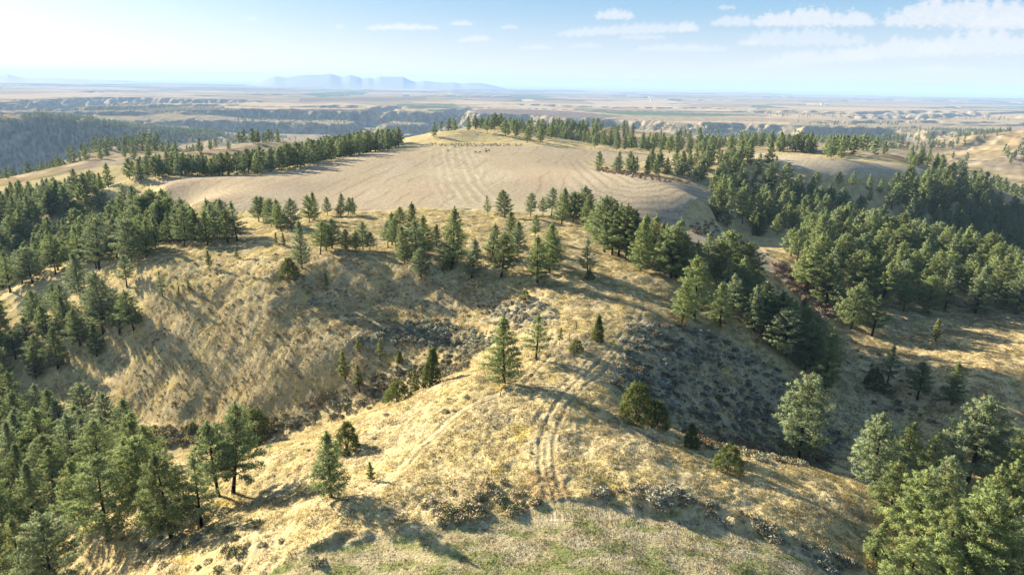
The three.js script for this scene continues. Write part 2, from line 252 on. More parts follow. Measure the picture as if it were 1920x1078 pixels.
const BANK = poly([[430, 1120], [520, 1060], [640, 1012], [780, 988], [900, 968], [1000, 948], [1070, 936], [1130, 944], [1300, 962], [1400, 985], [1480, 1012], [1580, 1050], [1680, 1100]]), BANKB = boxOf(BANK, 14);
const track = (list) => { const c = new THREE.CatmullRomCurve3(poly(list).map(([x, z]) => new THREE.Vector3(x, 0, z))); return c.getPoints(list.length * 6).map((p) => [p.x, p.z]); };
const TRACKS = [
  [track([[1140, 500], [1110, 478], [1075, 455], [1040, 438], [1000, 425], [960, 412], [900, 398]]), 0.9, 0.14, 0.9],
  [track([[1052, 975], [1044, 950], [1030, 905], [1024, 860], [1030, 810], [1052, 765], [1088, 722], [1128, 682], [1162, 645], [1188, 608], [1200, 575], [1192, 548], [1165, 520], [1140, 500]]), 0.9, 0.1, 0.9],
  [track([[1015, 860], [1010, 810], [1030, 765], [1075, 712], [1120, 668]]), 0.8, 0.06, 0.6],
  [track([[720, 905], [800, 830], [880, 765], [950, 728], [1000, 690], [1030, 655], [1044, 620], [1040, 600]]), 0.75, 0.07, 0.7],
  [track([[700, 880], [780, 800], [850, 755], [905, 742]]), 0.2, 0.05, 0.4],
].map((t) => [...t, boxOf(t[0], 6)]);

// side canyons cut back into the plain
const flat = (list) => list.map(([px, py]) => { const d = rayDir(px, py), t = (-76 - CAM_H) / d.y; return [d.x * t, d.z * t]; });
const ARMS = [[[[650, 222], [690, 213], [725, 203], [742, 198]], 95, 30], [[[780, 224], [830, 213], [865, 205], [878, 203]], 80, 32], [[[-80, 204], [60, 199], [180, 191], [240, 186], [330, 192], [400, 190]], 330, 46], [[[100, 206], [200, 203], [300, 199], [400, 197]], 160, 30], [[[580, 200], [640, 197], [660, 199]], 150, 24], [[[980, 196], [1120, 200], [1240, 203], [1330, 203], [1400, 206]], 150, 24], [[[1430, 210], [1520, 211], [1600, 214]], 170, 26], [[[1640, 222], [1760, 218], [1860, 220], [1960, 224]], 200, 28], [[[1650, 215], [1720, 212], [1850, 214]], 180, 24], [[[1580, 230], [1680, 228], [1800, 229], [1930, 232]], 120, 16]].map(([l, w, d]) => { const P = flat(l); return [P, w, d, boxOf(P, 2 * w)]; });
// ---------------------------------------------------------------- height of the ground
function height(x, z, fine = true) {
  const D = Math.max(Math.hypot(x, z), 1);
  let h = baseXZ(x, z);
  const inField = inZ('field', x, z) || inZ('field2', x, z) || inZ('strip', x, z), inTer = inZ('terrace', x, z);
  const am = inField ? 0.12 : inTer ? 0.25 : 1, near = 1 - sstep(380, 800, D);
  if (near > 0) {
    h += near * am * (0.75 * fbm(x / 26, z / 26, 3) + 0.26 * fbm(x / 6.5 + 9, z / 6.5, 3));
    if (fine && D < 420) h += am * (0.10 * fbm(x / 1.7, z / 1.7 + 5, 3) + (inZ('face', x, z) || inZ('sageslope', x, z) ? 0.14 : 0.08) * Math.max(0, n2(x / 0.9, z / 0.9)) * sstep(-0.2, 0.5, n2(x / 7, z / 7)));
  }
  const mid = sstep(520, 900, D) * (1 - sstep(3600, 6000, D));
  if (mid > 0) {
    const e = D * 0.03, hx = baseXZ(x + e, z), hz = baseXZ(x, z + e), sl = Math.hypot(hx - h, hz - h) / e, steep = sstep(0.05, 0.3, sl);
    h += mid * (5 * fbm(x / 260, z / 260, 4) * (0.35 + 0.6 * steep) + 15 * steep * (ridged(x / 150, z / 150, 4) - 0.62) + 1.8 * fbm(x / 60, z / 60, 3));
  }
  const far = sstep(3000, 5200, D);
  if (far > 0) {                                                             // coulees cut into the plain
    const wx = x + 420 * n2(x / 2100, z / 2100), wz = z + 420 * n2(x / 2100 + 40, z / 2100), a1 = Math.abs(n2(wx / 4300 + 3.1, wz / 2600)), a2 = Math.abs(n2(wx / 1700 - 7, wz / 1100));
    const c = Math.max(1 - sstep(0.03, 0.075, a1), (1 - sstep(0.03, 0.10, a2)) * (1 - sstep(0.1, 0.35, a1))) * sstep(-0.5, -0.1, n2(x / 7000 + 8, z / 5200));
    h += far * (-55 * c + 15 * fbm(x / 5200, z / 5200 + 11, 3) + 5 * fbm(x / 900, z / 900, 3));
    h += sstep(7000, 14000, D) * 26 * Math.max(0, fbm(x / 6500 + 7, z / 3500, 4));
  }
  if (D > 2400 && D < 9000) for (const [P, w, dep, B] of ARMS) if (inBox(B, x, z)) { const [d] = lineDist(P, x, z); h -= dep * (1 - sstep(w * 0.35, w, d + w * 0.45 * n2(x / 120, z / 120))); }
  // small banks round the fields and the mown terrace
  if (inBox(BANKB, x, z)) { const [d, a, s] = lineDist(BANK, x, z), w = d + 0.5 * n2(x / 2.3, z / 2.3); const bk = 0.06 + 0.94 * sstep(9, 18, x), bm = sstep(5, 9, Math.abs(x - 5)); h += bk * (-0.75 * sstep(-1.2, 1.2, (s > 0 ? 1 : -1) * w) + 0.5) + 0.4 * bm * Math.exp(-((w / 1.1) ** 2)) * (0.6 + 0.6 * n2(x / 3, z / 3)); }
  if (D < 200) for (const [P, g, dep, amt, B] of TRACKS) if (inBox(B, x, z)) { const [d, al] = lineDist(P, x, z), r = Math.abs(d - g); if (r < 0.9) h -= sstep(0, 9, al) * dep * Math.exp(-((r / 0.3) ** 2)) * (0.7 + 0.5 * n2(x / 4, z / 4)) - 0.04 * Math.exp(-(((r - 0.5) / 0.2) ** 2)); }
  return h;
}

// ---------------------------------------------------------------- colour of the ground (what grows or lies there)
const mixc = (a, b, t) => [a[0] + (b[0] - a[0]) * t, a[1] + (b[1] - a[1]) * t, a[2] + (b[2] - a[2]) * t];
const GOLD = [0.51, 0.42, 0.21], STRAW = [0.53, 0.445, 0.26], RUST = [0.37, 0.28, 0.15], OLIVE = [0.34, 0.31, 0.15], SAGE = [0.30, 0.29, 0.21], SOIL = [0.44, 0.36, 0.25], GREEN = [0.23, 0.26, 0.085],
  STUB = [0.45, 0.375, 0.26], PINK = [0.42, 0.325, 0.24], PALE = [0.53, 0.47, 0.35], BAD = [0.29, 0.245, 0.185], FARGOLD = [0.34, 0.26, 0.145], LITTER = [0.16, 0.12, 0.075], YEL = [0.55, 0.42, 0.07];
const FIELD_ROAD = poly([[1160, 430], [1080, 405], [900, 380], [870, 340], [855, 300], [850, 275]]);
const SWATH = poly([[1348, 380], [1260, 372], [1180, 376], [1110, 360], [1080, 330], [1060, 300]]);
const hash = (i, j) => { let h = Math.imul(i | 0, 374761393) + Math.imul(j | 0, 668265263); h = Math.imul(h ^ (h >>> 13), 1274126177); return ((h ^ (h >>> 16)) >>> 0) / 4294967296; };
const CREAM = [0.50, 0.385, 0.24], CROP = [0.12, 0.165, 0.085], FALLOW = [0.21, 0.165, 0.13];
const BLOCKS = [[[[1090, 226], [1480, 229], [1480, 234.5], [1300, 233.5], [1110, 229]], CREAM], [[[1075, 203], [1310, 212], [1440, 217], [1330, 218.5], [1180, 216], [1100, 209]], CROP], [[[830, 206], [960, 203.5], [1060, 208], [1180, 218], [1090, 225], [960, 220], [900, 215]], FALLOW], [[[830, 199], [960, 196], [1080, 203], [1060, 207], [960, 203]], CREAM], [[[1090, 190], [1240, 188], [1330, 196], [1240, 201], [1120, 197]], CREAM],
  [[[740, 195], [850, 194], [870, 202], [760, 203]], CROP], [[[800, 206], [868, 203], [925, 216], [830, 217]], CROP], [[[420, 195], [640, 193], [720, 198], [560, 206], [420, 204]], CREAM], [[[560, 177], [700, 172], [680, 180], [600, 184]], CROP], [[[955, 178], [1045, 183], [960, 187]], CROP], [[[1440, 211], [1660, 220], [1640, 224], [1440, 220]], CREAM], [[[1440, 200], [1600, 203], [1800, 211], [1700, 214], [1500, 207]], CREAM], [[[560, 186], [800, 184], [800, 190], [560, 191]], FALLOW], [[[0, 178], [200, 175], [180, 184], [0, 188]], CREAM], [[[1440, 234], [1560, 236], [1540, 239], [1440, 238]], CROP], [[[1700, 206], [1920, 214], [1920, 219], [1720, 212]], CREAM]]
  .map(([l, c]) => { const P = flat(l); return [P, boxOf(P, 5), c]; });
function colour(x, z, slope) {
  const D = Math.hypot(x, z);
  if (inZ('field', x, z) || inZ('strip', x, z) || inZ('field2', x, z)) {
    const two = inZ('field2', x, z);
    let c = mixc(STUB, PINK, sstep(-0.1, 0.55, fbm(x / 60 + 3, z / 90, 3)) * 0.6);
    c = mixc(c, PALE, sstep(0.0, 0.5, fbm(x / 45 - 8, z / 120, 4)) * 0.4);
    const az = Math.atan2(x, -z);
    // wheel lines and swath rows left by the machines
    const [sd, sa] = lineDist(SWATH, x, z), [rd] = lineDist(FIELD_ROAD, x, z), wob = 0.7 * n2(x / 38, z / 38);
    const curved = 1 - sstep(60, 110, Math.abs(sd - 10));
    const rowsA = Math.abs(((sd + wob) / 5.4) % 1 - 0.5), rowsB = Math.abs((((x * 0.93 + z * 0.14) + wob * 2.2) / 9.5 + 50) % 1 - 0.5), rowsC = Math.abs(((rd + wob) / 4.4) % 1 - 0.5);
    const right = sstep(0.05, 0.12, az);
    c = mixc(c, [0.23, 0.18, 0.11], 0.55 * right * curved * (1 - sstep(0.05, 0.14, rowsA)) * sstep(-1.2, -0.2, n2(x / 30, z / 30)));
    c = mixc(c, PALE, 0.5 * right * curved * sstep(0.3, 0.48, rowsA));
    c = mixc(c, [0.60, 0.54, 0.41], 0.6 * (1 - sstep(5, 24, rd)) * (1 - sstep(0.1, 0.3, rowsC)) * sstep(-1, 0, n2(x / 14, z / 30)));
    c = mixc(c, [0.27, 0.21, 0.14], 0.45 * (1 - right) * (1 - sstep(0.03, 0.10, rowsB)) * sstep(-0.3, 0.2, n2(x / 40, z / 60 + 2)));
    c = mixc(c, [0.33, 0.36, 0.17], 0.6 * sstep(0.1, 0.6, fbm(x / 30, z / 14 + 3, 3)) * sstep(-300, -262, z) * (1 - sstep(-40, 40, Math.abs(x))) + 0.35 * (1 - sstep(4, 30, rd)) * sstep(0.1, 0.5, n2(x / 8, z / 16)));
    const g = 0.9 + 0.16 * n2(x / 2.2, z / 2.2) + 0.1 * n2(x / 0.8, z / 0.8);
    if (two) c = mixc(c, PALE, 0.5);
    return [c[0] * g, c[1] * g, c[2] * g];
  }
  if (D > 2650 && slope < 0.22 && (D > 3300 || BLOCKS.some(([P, B]) => inBox(B, x, z) && inside(P, x, z)))) {                                            // farmland on the plain: strips and blocks
    const ca = Math.cos(0.32), sa = Math.sin(0.32), u = x * ca + z * sa, v = -x * sa + z * ca, big = Math.floor(v / 1500), w = 1500 + 2600 * hash(big, 7), i = Math.floor((u + 900 * hash(big, 3)) / w), r = hash(i, big), strips = hash(i, big + 50) > 0.6;
    const sub = strips ? Math.floor(v / 190) & 1 : Math.floor(v / 750) & 1, q = (r + sub * 0.37) % 1;
    let c = q < 0.34 ? [0.44, 0.335, 0.205] : q < 0.55 ? [0.19, 0.15, 0.115] : q < 0.68 ? [0.34, 0.26, 0.17] : q < 0.84 ? [0.10, 0.14, 0.075] : q < 0.92 ? [0.16, 0.14, 0.12] : [0.54, 0.43, 0.29];
    const own = BLOCKS.find(([P, B]) => inBox(B, x, z) && inside(P, x, z)); if (own) c = own[2]; else c = mixc(c, FARGOLD, 0.1 + 0.7 * sstep(0.15, 0.5, fbm(x / 3100 + 2, z / 2100, 3)));
    const g = 0.95 + 0.13 * fbm(x / 160, z / 160, 3); c = [c[0] * g, c[1] * g, c[2] * g];
    return c;
  }
  if (D > 560) {
    let c = mixc(FARGOLD, BAD, sstep(-0.1, 0.5, fbm(x / 160, z / 160, 4)) * 0.7);
    c = mixc(c, OLIVE, 0.5 * sstep(0.15, 0.55, fbm(x / 90 + 20, z / 90, 4)));
    c = mixc(c, [0.50, 0.43, 0.31], 0.55 * sstep(0.1, 0.4, n2(x / 45, z / 45)));
    const g = 0.92 + 0.2 * n2(x / 16, z / 16); return [c[0] * g, c[1] * g, c[2] * g];
  }
  const a = fbm(x / 17, z / 17, 4), b = fbm(x / 5.5 + 40, z / 5.5, 4), f = n2(x / 1.3, z / 1.3), f2 = n2(x / 0.55, z / 0.55);
  let c;
  if (inZ('terrace', x, z)) {
    c = mixc([0.44, 0.37, 0.21], [0.50, 0.43, 0.27], sstep(-0.4, 0.5, b));
    c = mixc(c, GREEN, 0.85 * sstep(-0.05, 0.5, fbm(x / 7 + 5, z / 2.6, 4) + 0.35 * sstep(-66, -57, z) - 0.1));
    c = mixc(c, [0.34, 0.255, 0.15], 0.5 * sstep(0.25, 0.6, fbm(x / 3 + 9, z / 3, 3)));
  } else {
    c = mixc(GOLD, STRAW, sstep(-0.3, 0.5, a));
    c = mixc(c, OLIVE, 0.45 * sstep(0.2, 0.6, b) * sstep(-0.3, 0.4, a));
    c = mixc(c, SOIL, 0.5 * sstep(0.25, 0.6, fbm(x / 9 - 13, z / 9, 4)));
    if (inZ('face', x, z)) { c = mixc(c, RUST, 0.15 + 0.45 * sstep(-0.2, 0.5, fbm(x / 11, z / 11 + 7, 3))); c = mixc(c, SAGE, 0.45 * sstep(0.1, 0.5, b)); }
    if (inZ('sageslope', x, z)) { c = mixc(c, SAGE, 0.35 + 0.35 * sstep(0, 0.4, b)); }
    if (inZ('sagehead', x, z) || inZ('outcrop', x, z)) c = mixc(c, SAGE, 0.55 + 0.3 * b);
    if (inZ('meadow', x, z)) c = mixc(c, [0.55, 0.44, 0.23], 0.6);
    if (inZ('brown', x, z)) c = mixc(c, [0.33, 0.22, 0.095], 0.6 + 0.3 * b);
    c = mixc(c, RUST, 0.4 * sstep(0.35, 0.65, fbm(x / 12 + 77, z / 12, 3)));
    c = mixc(c, YEL, 0.5 * sstep(0.55, 0.72, fbm(x / 8 + 31, z / 8 + 3, 2)));
    if (z < -20 && D > 160 && x > 40) c = mixc(c, LITTER, 0.35 * sstep(-0.2, 0.4, b));
  }
  if (D < 200) for (const [P, g, dep, amt0, B] of TRACKS) if (inBox(B, x, z)) { const [d, al] = lineDist(P, x, z), r = Math.abs(d - g), amt = amt0 * sstep(0, 9, al); c = mixc(c, [0.56, 0.49, 0.32], amt * 0.12 * Math.exp(-((d / (g + 0.5)) ** 4))); if (r < 0.8) c = mixc(c, [0.30, 0.24, 0.15], amt * 0.8 * Math.exp(-((r / 0.3) ** 2)) * sstep(-1.4, -0.4, n2(x / 3, z / 3))); }
  const g = 0.96 + 0.06 * f + 0.05 * f2;
  return [c[0] * g, c[1] * g, c[2] * g];
}

// ---------------------------------------------------------------- build the ground grid
const HG = new Float32Array(NC * NR), sinA = cols.map(Math.sin), cosA = cols.map(Math.cos);
for (let i = 0; i < NR; i++) for (let j = 0; j < NC; j++) HG[i * NC + j] = height(rows[i] * sinA[j], -rows[i] * cosA[j]);
console.log('heights done', NC, NR);
const find = (A, v) => { let a = 0, b = A.length - 1; while (b - a > 1) { const m = (a + b) >> 1; if (A[m] <= v) a = m; else b = m; } return a; };
function heightAt(x, z) {
  const D = clamp(Math.hypot(x, z), rows[0], rows[NR - 1] - 1e-3), az = Math.atan2(x, -z), i = find(rows, D), j = find(cols, clamp(az, cols[0], cols[NC - 1] - 1e-9)), t = (D - rows[i]) / (rows[i + 1] - rows[i]), s = (az - cols[j]) / (cols[j + 1] - cols[j]);
  return lerp(lerp(HG[i * NC + j], HG[i * NC + j + 1], s), lerp(HG[(i + 1) * NC + j], HG[(i + 1) * NC + j + 1], s), t);
}
function noiseTexture(size, fn, srgb) {
  const d = new Uint8Array(size * size * 4);
  for (let y = 0; y < size; y++) for (let x = 0; x < size; x++) { const v = fn(x / size, y / size), o = (y * size + x) * 4; d[o] = v[0]; d[o + 1] = v[1]; d[o + 2] = v[2]; d[o + 3] = 255; }
  const t = new THREE.DataTexture(d, size, size); t.wrapS = t.wrapT = THREE.RepeatWrapping; t.magFilter = THREE.LinearFilter; t.minFilter = THREE.LinearMipmapLinearFilter; if (srgb) t.colorSpace = THREE.SRGBColorSpace; t.needsUpdate = true; return t;
}
// noise that repeats without a seam: a torus in 3D is cheap enough for small tiles
const tile = (u, v, f, s) => { const a = u * 2 * Math.PI, b = v * 2 * Math.PI, R = f / (2 * Math.PI); return 0.5 * (n3(Math.cos(a) * R + s, Math.sin(a) * R, Math.cos(b) * R + 3 * s) + n3(Math.sin(a) * R - s, Math.sin(b) * R, Math.cos(b) * R - s)); };
const grassMap = noiseTexture(1024, (u, v) => { const n = 0.5 * tile(u, v, 40, 3) + 0.5 * tile(u, v, 95, 7) + 0.45 * tile(u, v, 190, 13), g = 232 + 42 * n; return [clamp(g, 0, 255), clamp(g - 3, 0, 255), clamp(g - 8 - 10 * tile(u, v, 30, 17), 0, 255)]; }, true);
const grassBump = noiseTexture(1024, (u, v) => { const n = 0.55 * tile(u, v, 34, 23) + 0.55 * tile(u, v, 85, 27) + 0.4 * tile(u, v, 200, 29), g = clamp(128 + 105 * n, 0, 255); return [g, g, g]; });
const ground = (name, bump) => { const m = new THREE.MeshStandardMaterial({ vertexColors: true, roughness: 1, map: grassMap, bumpMap: grassBump, bumpScale: bump }); m.name = name; m.specularIntensity = 0; return m; };
const GM = { hills: ground('dry_grass', 0.1), field: ground('stubble', 0.08), plain: ground('plain', 0.25), terrace: ground('mown_grass', 0.1) };

// a triangle belongs to the piece of setting its middle lies in
const PIECES = { grassland: [], stubble_field: [], stubble_field_001: [], mown_terrace: [], plain: [] };
for (let i = 0; i + 1 < NR; i++) for (let j = 0; j + 1 < NC; j++) {
  const r = (rows[i] + rows[i + 1]) / 2, a = (cols[j] + cols[j + 1]) / 2, x = r * Math.sin(a), z = -r * Math.cos(a), p = i * NC + j;
  const k = r > 2900 ? 'plain' : inZ('field', x, z) ? 'stubble_field' : inZ('field2', x, z) ? 'stubble_field_001' : inZ('terrace', x, z) ? 'mown_terrace' : 'grassland';
  PIECES[k].push(p, p + NC + 1, p + NC, p, p + 1, p + NC + 1);
}
const slopeAt = (x, z, e) => { const h = heightAt(x, z); return Math.hypot(heightAt(x + e, z) - h, heightAt(x, z + e) - h) / e; };
const vcol = new Float32Array(NC * NR * 3), vnor = new Float32Array(NC * NR * 3);
for (let i = 0; i < NR; i++) for (let j = 0; j < NC; j++) {
  const p = i * NC + j, x = rows[i] * sinA[j], z = -rows[i] * cosA[j], i0 = Math.max(i - 1, 0), i1 = Math.min(i + 1, NR - 1), j0 = Math.max(j - 1, 0), j1 = Math.min(j + 1, NC - 1);
  const dr = (HG[i1 * NC + j] - HG[i0 * NC + j]) / (rows[i1] - rows[i0]), da = (HG[i * NC + j1] - HG[i * NC + j0]) / ((cols[j1] - cols[j0]) * rows[i]);
  const nx = -(dr * sinA[j] + da * cosA[j]), nz = -(-dr * cosA[j] + da * sinA[j]), l = Math.hypot(nx, 1, nz);
  vnor[p * 3] = nx / l; vnor[p * 3 + 1] = 1 / l; vnor[p * 3 + 2] = nz / l;
  const c = colour(x, z, Math.hypot(dr, da)); vcol[p * 3] = c[0]; vcol[p * 3 + 1] = c[1]; vcol[p * 3 + 2] = c[2];
}
console.log('colours done');
const normalAt = (x, z) => { const D = clamp(Math.hypot(x, z), rows[0], rows[NR - 1] - 1), i = find(rows, D), j = find(cols, Math.atan2(x, -z)), p = (i * NC + j) * 3; return new THREE.Vector3(vnor[p], vnor[p + 1], vnor[p + 2]); };
const LABELS = { grassland: ['dry golden grass hills with ravines and bare spurs', GM.hills], stubble_field: ['broad tan stubble field ringed by pines', GM.field], stubble_field_001: ['small pale stubble field beyond the pine gully', GM.field], mown_terrace: ['mown yellow green terrace below the grassy bank', GM.terrace], plain: ['far plain of tan and green farm strips', GM.plain] };
for (const [name, idx] of Object.entries(PIECES)) {
  const map = new Map(), P = [], Nn = [], C = [], UV = [], I = new Uint32Array(idx.length);
  idx.forEach((p, k) => { let q = map.get(p); if (q === undefined) { q = map.size; map.set(p, q); const i = Math.floor(p / NC), j = p % NC, x = rows[i] * sinA[j], z = -rows[i] * cosA[j]; P.push(x, HG[p], z); Nn.push(vnor[p * 3], vnor[p * 3 + 1], vnor[p * 3 + 2]); C.push(vcol[p * 3], vcol[p * 3 + 1], vcol[p * 3 + 2]); const s = name === 'plain' ? 900 : 22; UV.push(x / s, z / s); } I[k] = q; });
  const g = new THREE.BufferGeometry();
  g.setAttribute('position', new THREE.Float32BufferAttribute(P, 3)); g.setAttribute('normal', new THREE.Float32BufferAttribute(Nn, 3)); g.setAttribute('color', new THREE.Float32BufferAttribute(C, 3)); g.setAttribute('uv', new THREE.Float32BufferAttribute(UV, 2)); g.setIndex(new THREE.BufferAttribute(I, 1));
  const m = new THREE.Mesh(g, LABELS[name][1]); m.name = name; m.userData = { kind: 'structure', label: LABELS[name][0], category: 'ground' }; scene.add(m);
}

// ---------------------------------------------------------------- far mountains
function mountains(name, label, profile, dist, depth) {
  const cols2 = 220, rws = 34, P = [], I = [], C = [];
  const [x0, x1] = [profile[0][0], profile[profile.length - 1][0]];
  for (let j = 0; j <= cols2; j++) {
    const px = lerp(x0, x1, j / cols2); let k = 0; while (k + 2 < profile.length && profile[k + 1][0] < px) k++;
    const py = lerp(profile[k][1], profile[k + 1][1], clamp((px - profile[k][0]) / (profile[k + 1][0] - profile[k][0]), 0, 1)), d = rayDir(px, py), hl = Math.hypot(d.x, d.z), az = Math.atan2(d.x, -d.z), top = CAM_H + d.y / hl * dist;
    for (let i = 0; i <= rws; i++) {
      const t = i / rws, D = dist + (t - 0.5) * depth, x = Math.sin(az) * D, z = -Math.cos(az) * D, s = Math.max(0, 1 - Math.abs(t - 0.5) * 2);
      const rid = ridged(x / 1300, z / 1300, 3) - 0.55, env = Math.pow(s, 1.15), h = -90 + (top + 90) * env + rid * 16 * (1 - env) * sstep(0, 0.35, env) * clamp((top + 90) / 300, 0, 1);
      P.push(x, h, z); const g = 0.8 + 0.4 * rid; C.push(0.21 * g, 0.2 * g, 0.15 * g);
      if (i < rws && j < cols2) { const p = j * (rws + 1) + i; I.push(p, p + rws + 1, p + 1, p + 1, p + rws + 1, p + rws + 2); }
    }
  }
  const g = new THREE.BufferGeometry(); g.setAttribute('position', new THREE.Float32BufferAttribute(P, 3)); g.setAttribute('color', new THREE.Float32BufferAttribute(C, 3)); g.setIndex(I); g.computeVertexNormals();
  const m = new THREE.Mesh(g, new THREE.MeshStandardMaterial({ vertexColors: true, roughness: 1 })); m.name = name; m.userData = { kind: 'structure', label, category: 'mountains' }; scene.add(m);
}
mountains('mountains', 'pale blue mountain range with a flat topped butte', [[440, 164], [480, 156], [500, 147], [515, 142], [535, 145], [555, 142], [575, 140], [600, 140], [618, 138], [630, 141], [640, 144], [655, 140], [668, 143], [678, 147], [690, 145], [700, 147], [712, 143], [722, 143.5], [755, 144], [765, 149], [780, 154], [795, 151], [810, 153], [830, 155], [850, 154], [865, 157], [880, 155], [905, 156], [925, 160], [950, 166]], 14500, 3600);
mountains('mountains_001', 'low faint blue hills on the horizon toward the sun', [[-160, 160], [-60, 148], [0, 141], [12, 138], [30, 143], [50, 147], [80, 146], [130, 147], [170, 149], [230, 150], [260, 156]], 15000, 3400);

// ---------------------------------------------------------------- materials and shapes for plants
const std = (name, o) => { const m = new THREE.MeshPhysicalMaterial({ roughness: 1, specularIntensity: 0.25, ...o }); m.name = name; return m; };
const leafMat = (name, r, g, b) => std(name, { color: new THREE.Color().setRGB(r, g, b), vertexColors: true, transmission: 0.4, thickness: 0, side: THREE.DoubleSide, specularIntensity: 0 });
const NEEDLES = [leafMat('needles_mid', 0.215, 0.265, 0.112), leafMat('needles_grey', 0.232, 0.278, 0.142), leafMat('needles_fresh', 0.235, 0.285, 0.108), leafMat('needles_dark', 0.175, 0.21, 0.083)];
const JUNIPER = leafMat('juniper_scales', 0.12, 0.145, 0.045), BARK = std('bark', { color: new THREE.Color().setRGB(0.12, 0.085, 0.06), vertexColors: true });
const SAGEM = std('sage_leaves', { vertexColors: true, side: THREE.DoubleSide, specularIntensity: 0 }), GRASSM = leafMat('grass_blades', 1, 1, 1);

class Mesher {
  constructor() { this.p = []; this.n = []; this.c = []; }
  tri(a, b, c, nrm, col) { for (const q of [a, b, c]) this.p.push(q[0], q[1], q[2]); for (let k = 0; k < 3; k++) { this.n.push(nrm[0], nrm[1], nrm[2]); this.c.push(col[0], col[1], col[2]); } }
  // needles round a puff of foliage
  puff(x, y, z, r, count, len, wid, col, rnd, flat = 0.75, cx = 0, cz = 0) {
    for (let k = 0; k < count; k++) {
      let dx = rnd() * 2 - 1, dy = rnd() * 2 - 1, dz = rnd() * 2 - 1, l = Math.hypot(dx, dy, dz) || 1; if (l > 1) { k--; continue; }
      dx /= l; dy /= l; dz /= l; const rr = r * (0.35 + 0.65 * rnd());
      const px = x + dx * rr, py = y + dy * rr * flat, pz = z + dz * rr;
      let ux = dx + (rnd() - 0.5) * 1.2, uy = dy + 0.35 + (rnd() - 0.5) * 1.2, uz = dz + (rnd() - 0.5) * 1.2; l = Math.hypot(ux, uy, uz); ux /= l; uy /= l; uz /= l;
      let sx = rnd() - 0.5, sy = rnd() - 0.5, sz = rnd() - 0.5; const d = sx * ux + sy * uy + sz * uz; sx -= d * ux; sy -= d * uy; sz -= d * uz; l = Math.hypot(sx, sy, sz) || 1; sx /= l; sy /= l; sz /= l;
      const L = len * (0.7 + 0.6 * rnd()), w = wid * (0.7 + 0.6 * rnd());
      let A = [px - sx * w - ux * L * 0.3, py - sy * w - uy * L * 0.3, pz - sz * w - uz * L * 0.3], B = [px + sx * w - ux * L * 0.3, py + sy * w - uy * L * 0.3, pz + sz * w - uz * L * 0.3]; const T = [px + ux * L * 0.7, py + uy * L * 0.7, pz + uz * L * 0.7];
      let gx = (B[1] - A[1]) * (T[2] - A[2]) - (B[2] - A[2]) * (T[1] - A[1]), gy = (B[2] - A[2]) * (T[0] - A[0]) - (B[0] - A[0]) * (T[2] - A[2]), gz = (B[0] - A[0]) * (T[1] - A[1]) - (B[1] - A[1]) * (T[0] - A[0]);
      let ox = dx + (x - cx) * 0.25, oy = dy + 0.35, oz = dz + (z - cz) * 0.25; l = Math.hypot(ox, oy, oz); ox /= l; oy /= l; oz /= l;
      if (gx * ox + gy * oy + gz * oz < 0) { [A, B] = [B, A]; gx = -gx; gy = -gy; gz = -gz; }
      l = Math.hypot(gx, gy, gz) || 1; let nx = gx / l * 0.55 + ox, ny = gy / l * 0.55 + oy, nz = gz / l * 0.55 + oz; l = Math.hypot(nx, ny, nz); const v = 0.8 + 0.4 * rnd();
      this.tri(A, B, T, [nx / l, ny / l, nz / l], [col[0] * v, col[1] * v, col[2] * v]);
    }
  }
  tube(points, radii, sides, col) {
    const ring = points.map((p, i) => { const a = points[Math.max(i - 1, 0)], b = points[Math.min(i + 1, points.length - 1)], d = new THREE.Vector3(b[0] - a[0], b[1] - a[1], b[2] - a[2]).normalize(), s = new THREE.Vector3(0.31, 0.2, 0.93).cross(d).normalize(), t = d.clone().cross(s), out = []; for (let k = 0; k < sides; k++) { const q = k / sides * 2 * Math.PI, v = s.clone().multiplyScalar(Math.cos(q)).addScaledVector(t, Math.sin(q)); out.push([[p[0] + v.x * radii[i], p[1] + v.y * radii[i], p[2] + v.z * radii[i]], [v.x, v.y, v.z]]); } return out; });
    const push = (q) => { this.p.push(...q[0]); this.n.push(...q[1]); this.c.push(...col); };
    for (let i = 0; i + 1 < ring.length; i++) for (let k = 0; k < sides; k++) { const a = ring[i][k], b = ring[i][(k + 1) % sides], c = ring[i + 1][k], d = ring[i + 1][(k + 1) % sides]; for (const q of [a, c, b, b, c, d]) push(q); }
  }
  build() { const g = new THREE.BufferGeometry(); g.setAttribute('position', new THREE.Float32BufferAttribute(this.p, 3)); g.setAttribute('normal', new THREE.Float32BufferAttribute(this.n, 3)); g.setAttribute('color', new THREE.Float32BufferAttribute(this.c, 3)); return g; }
}
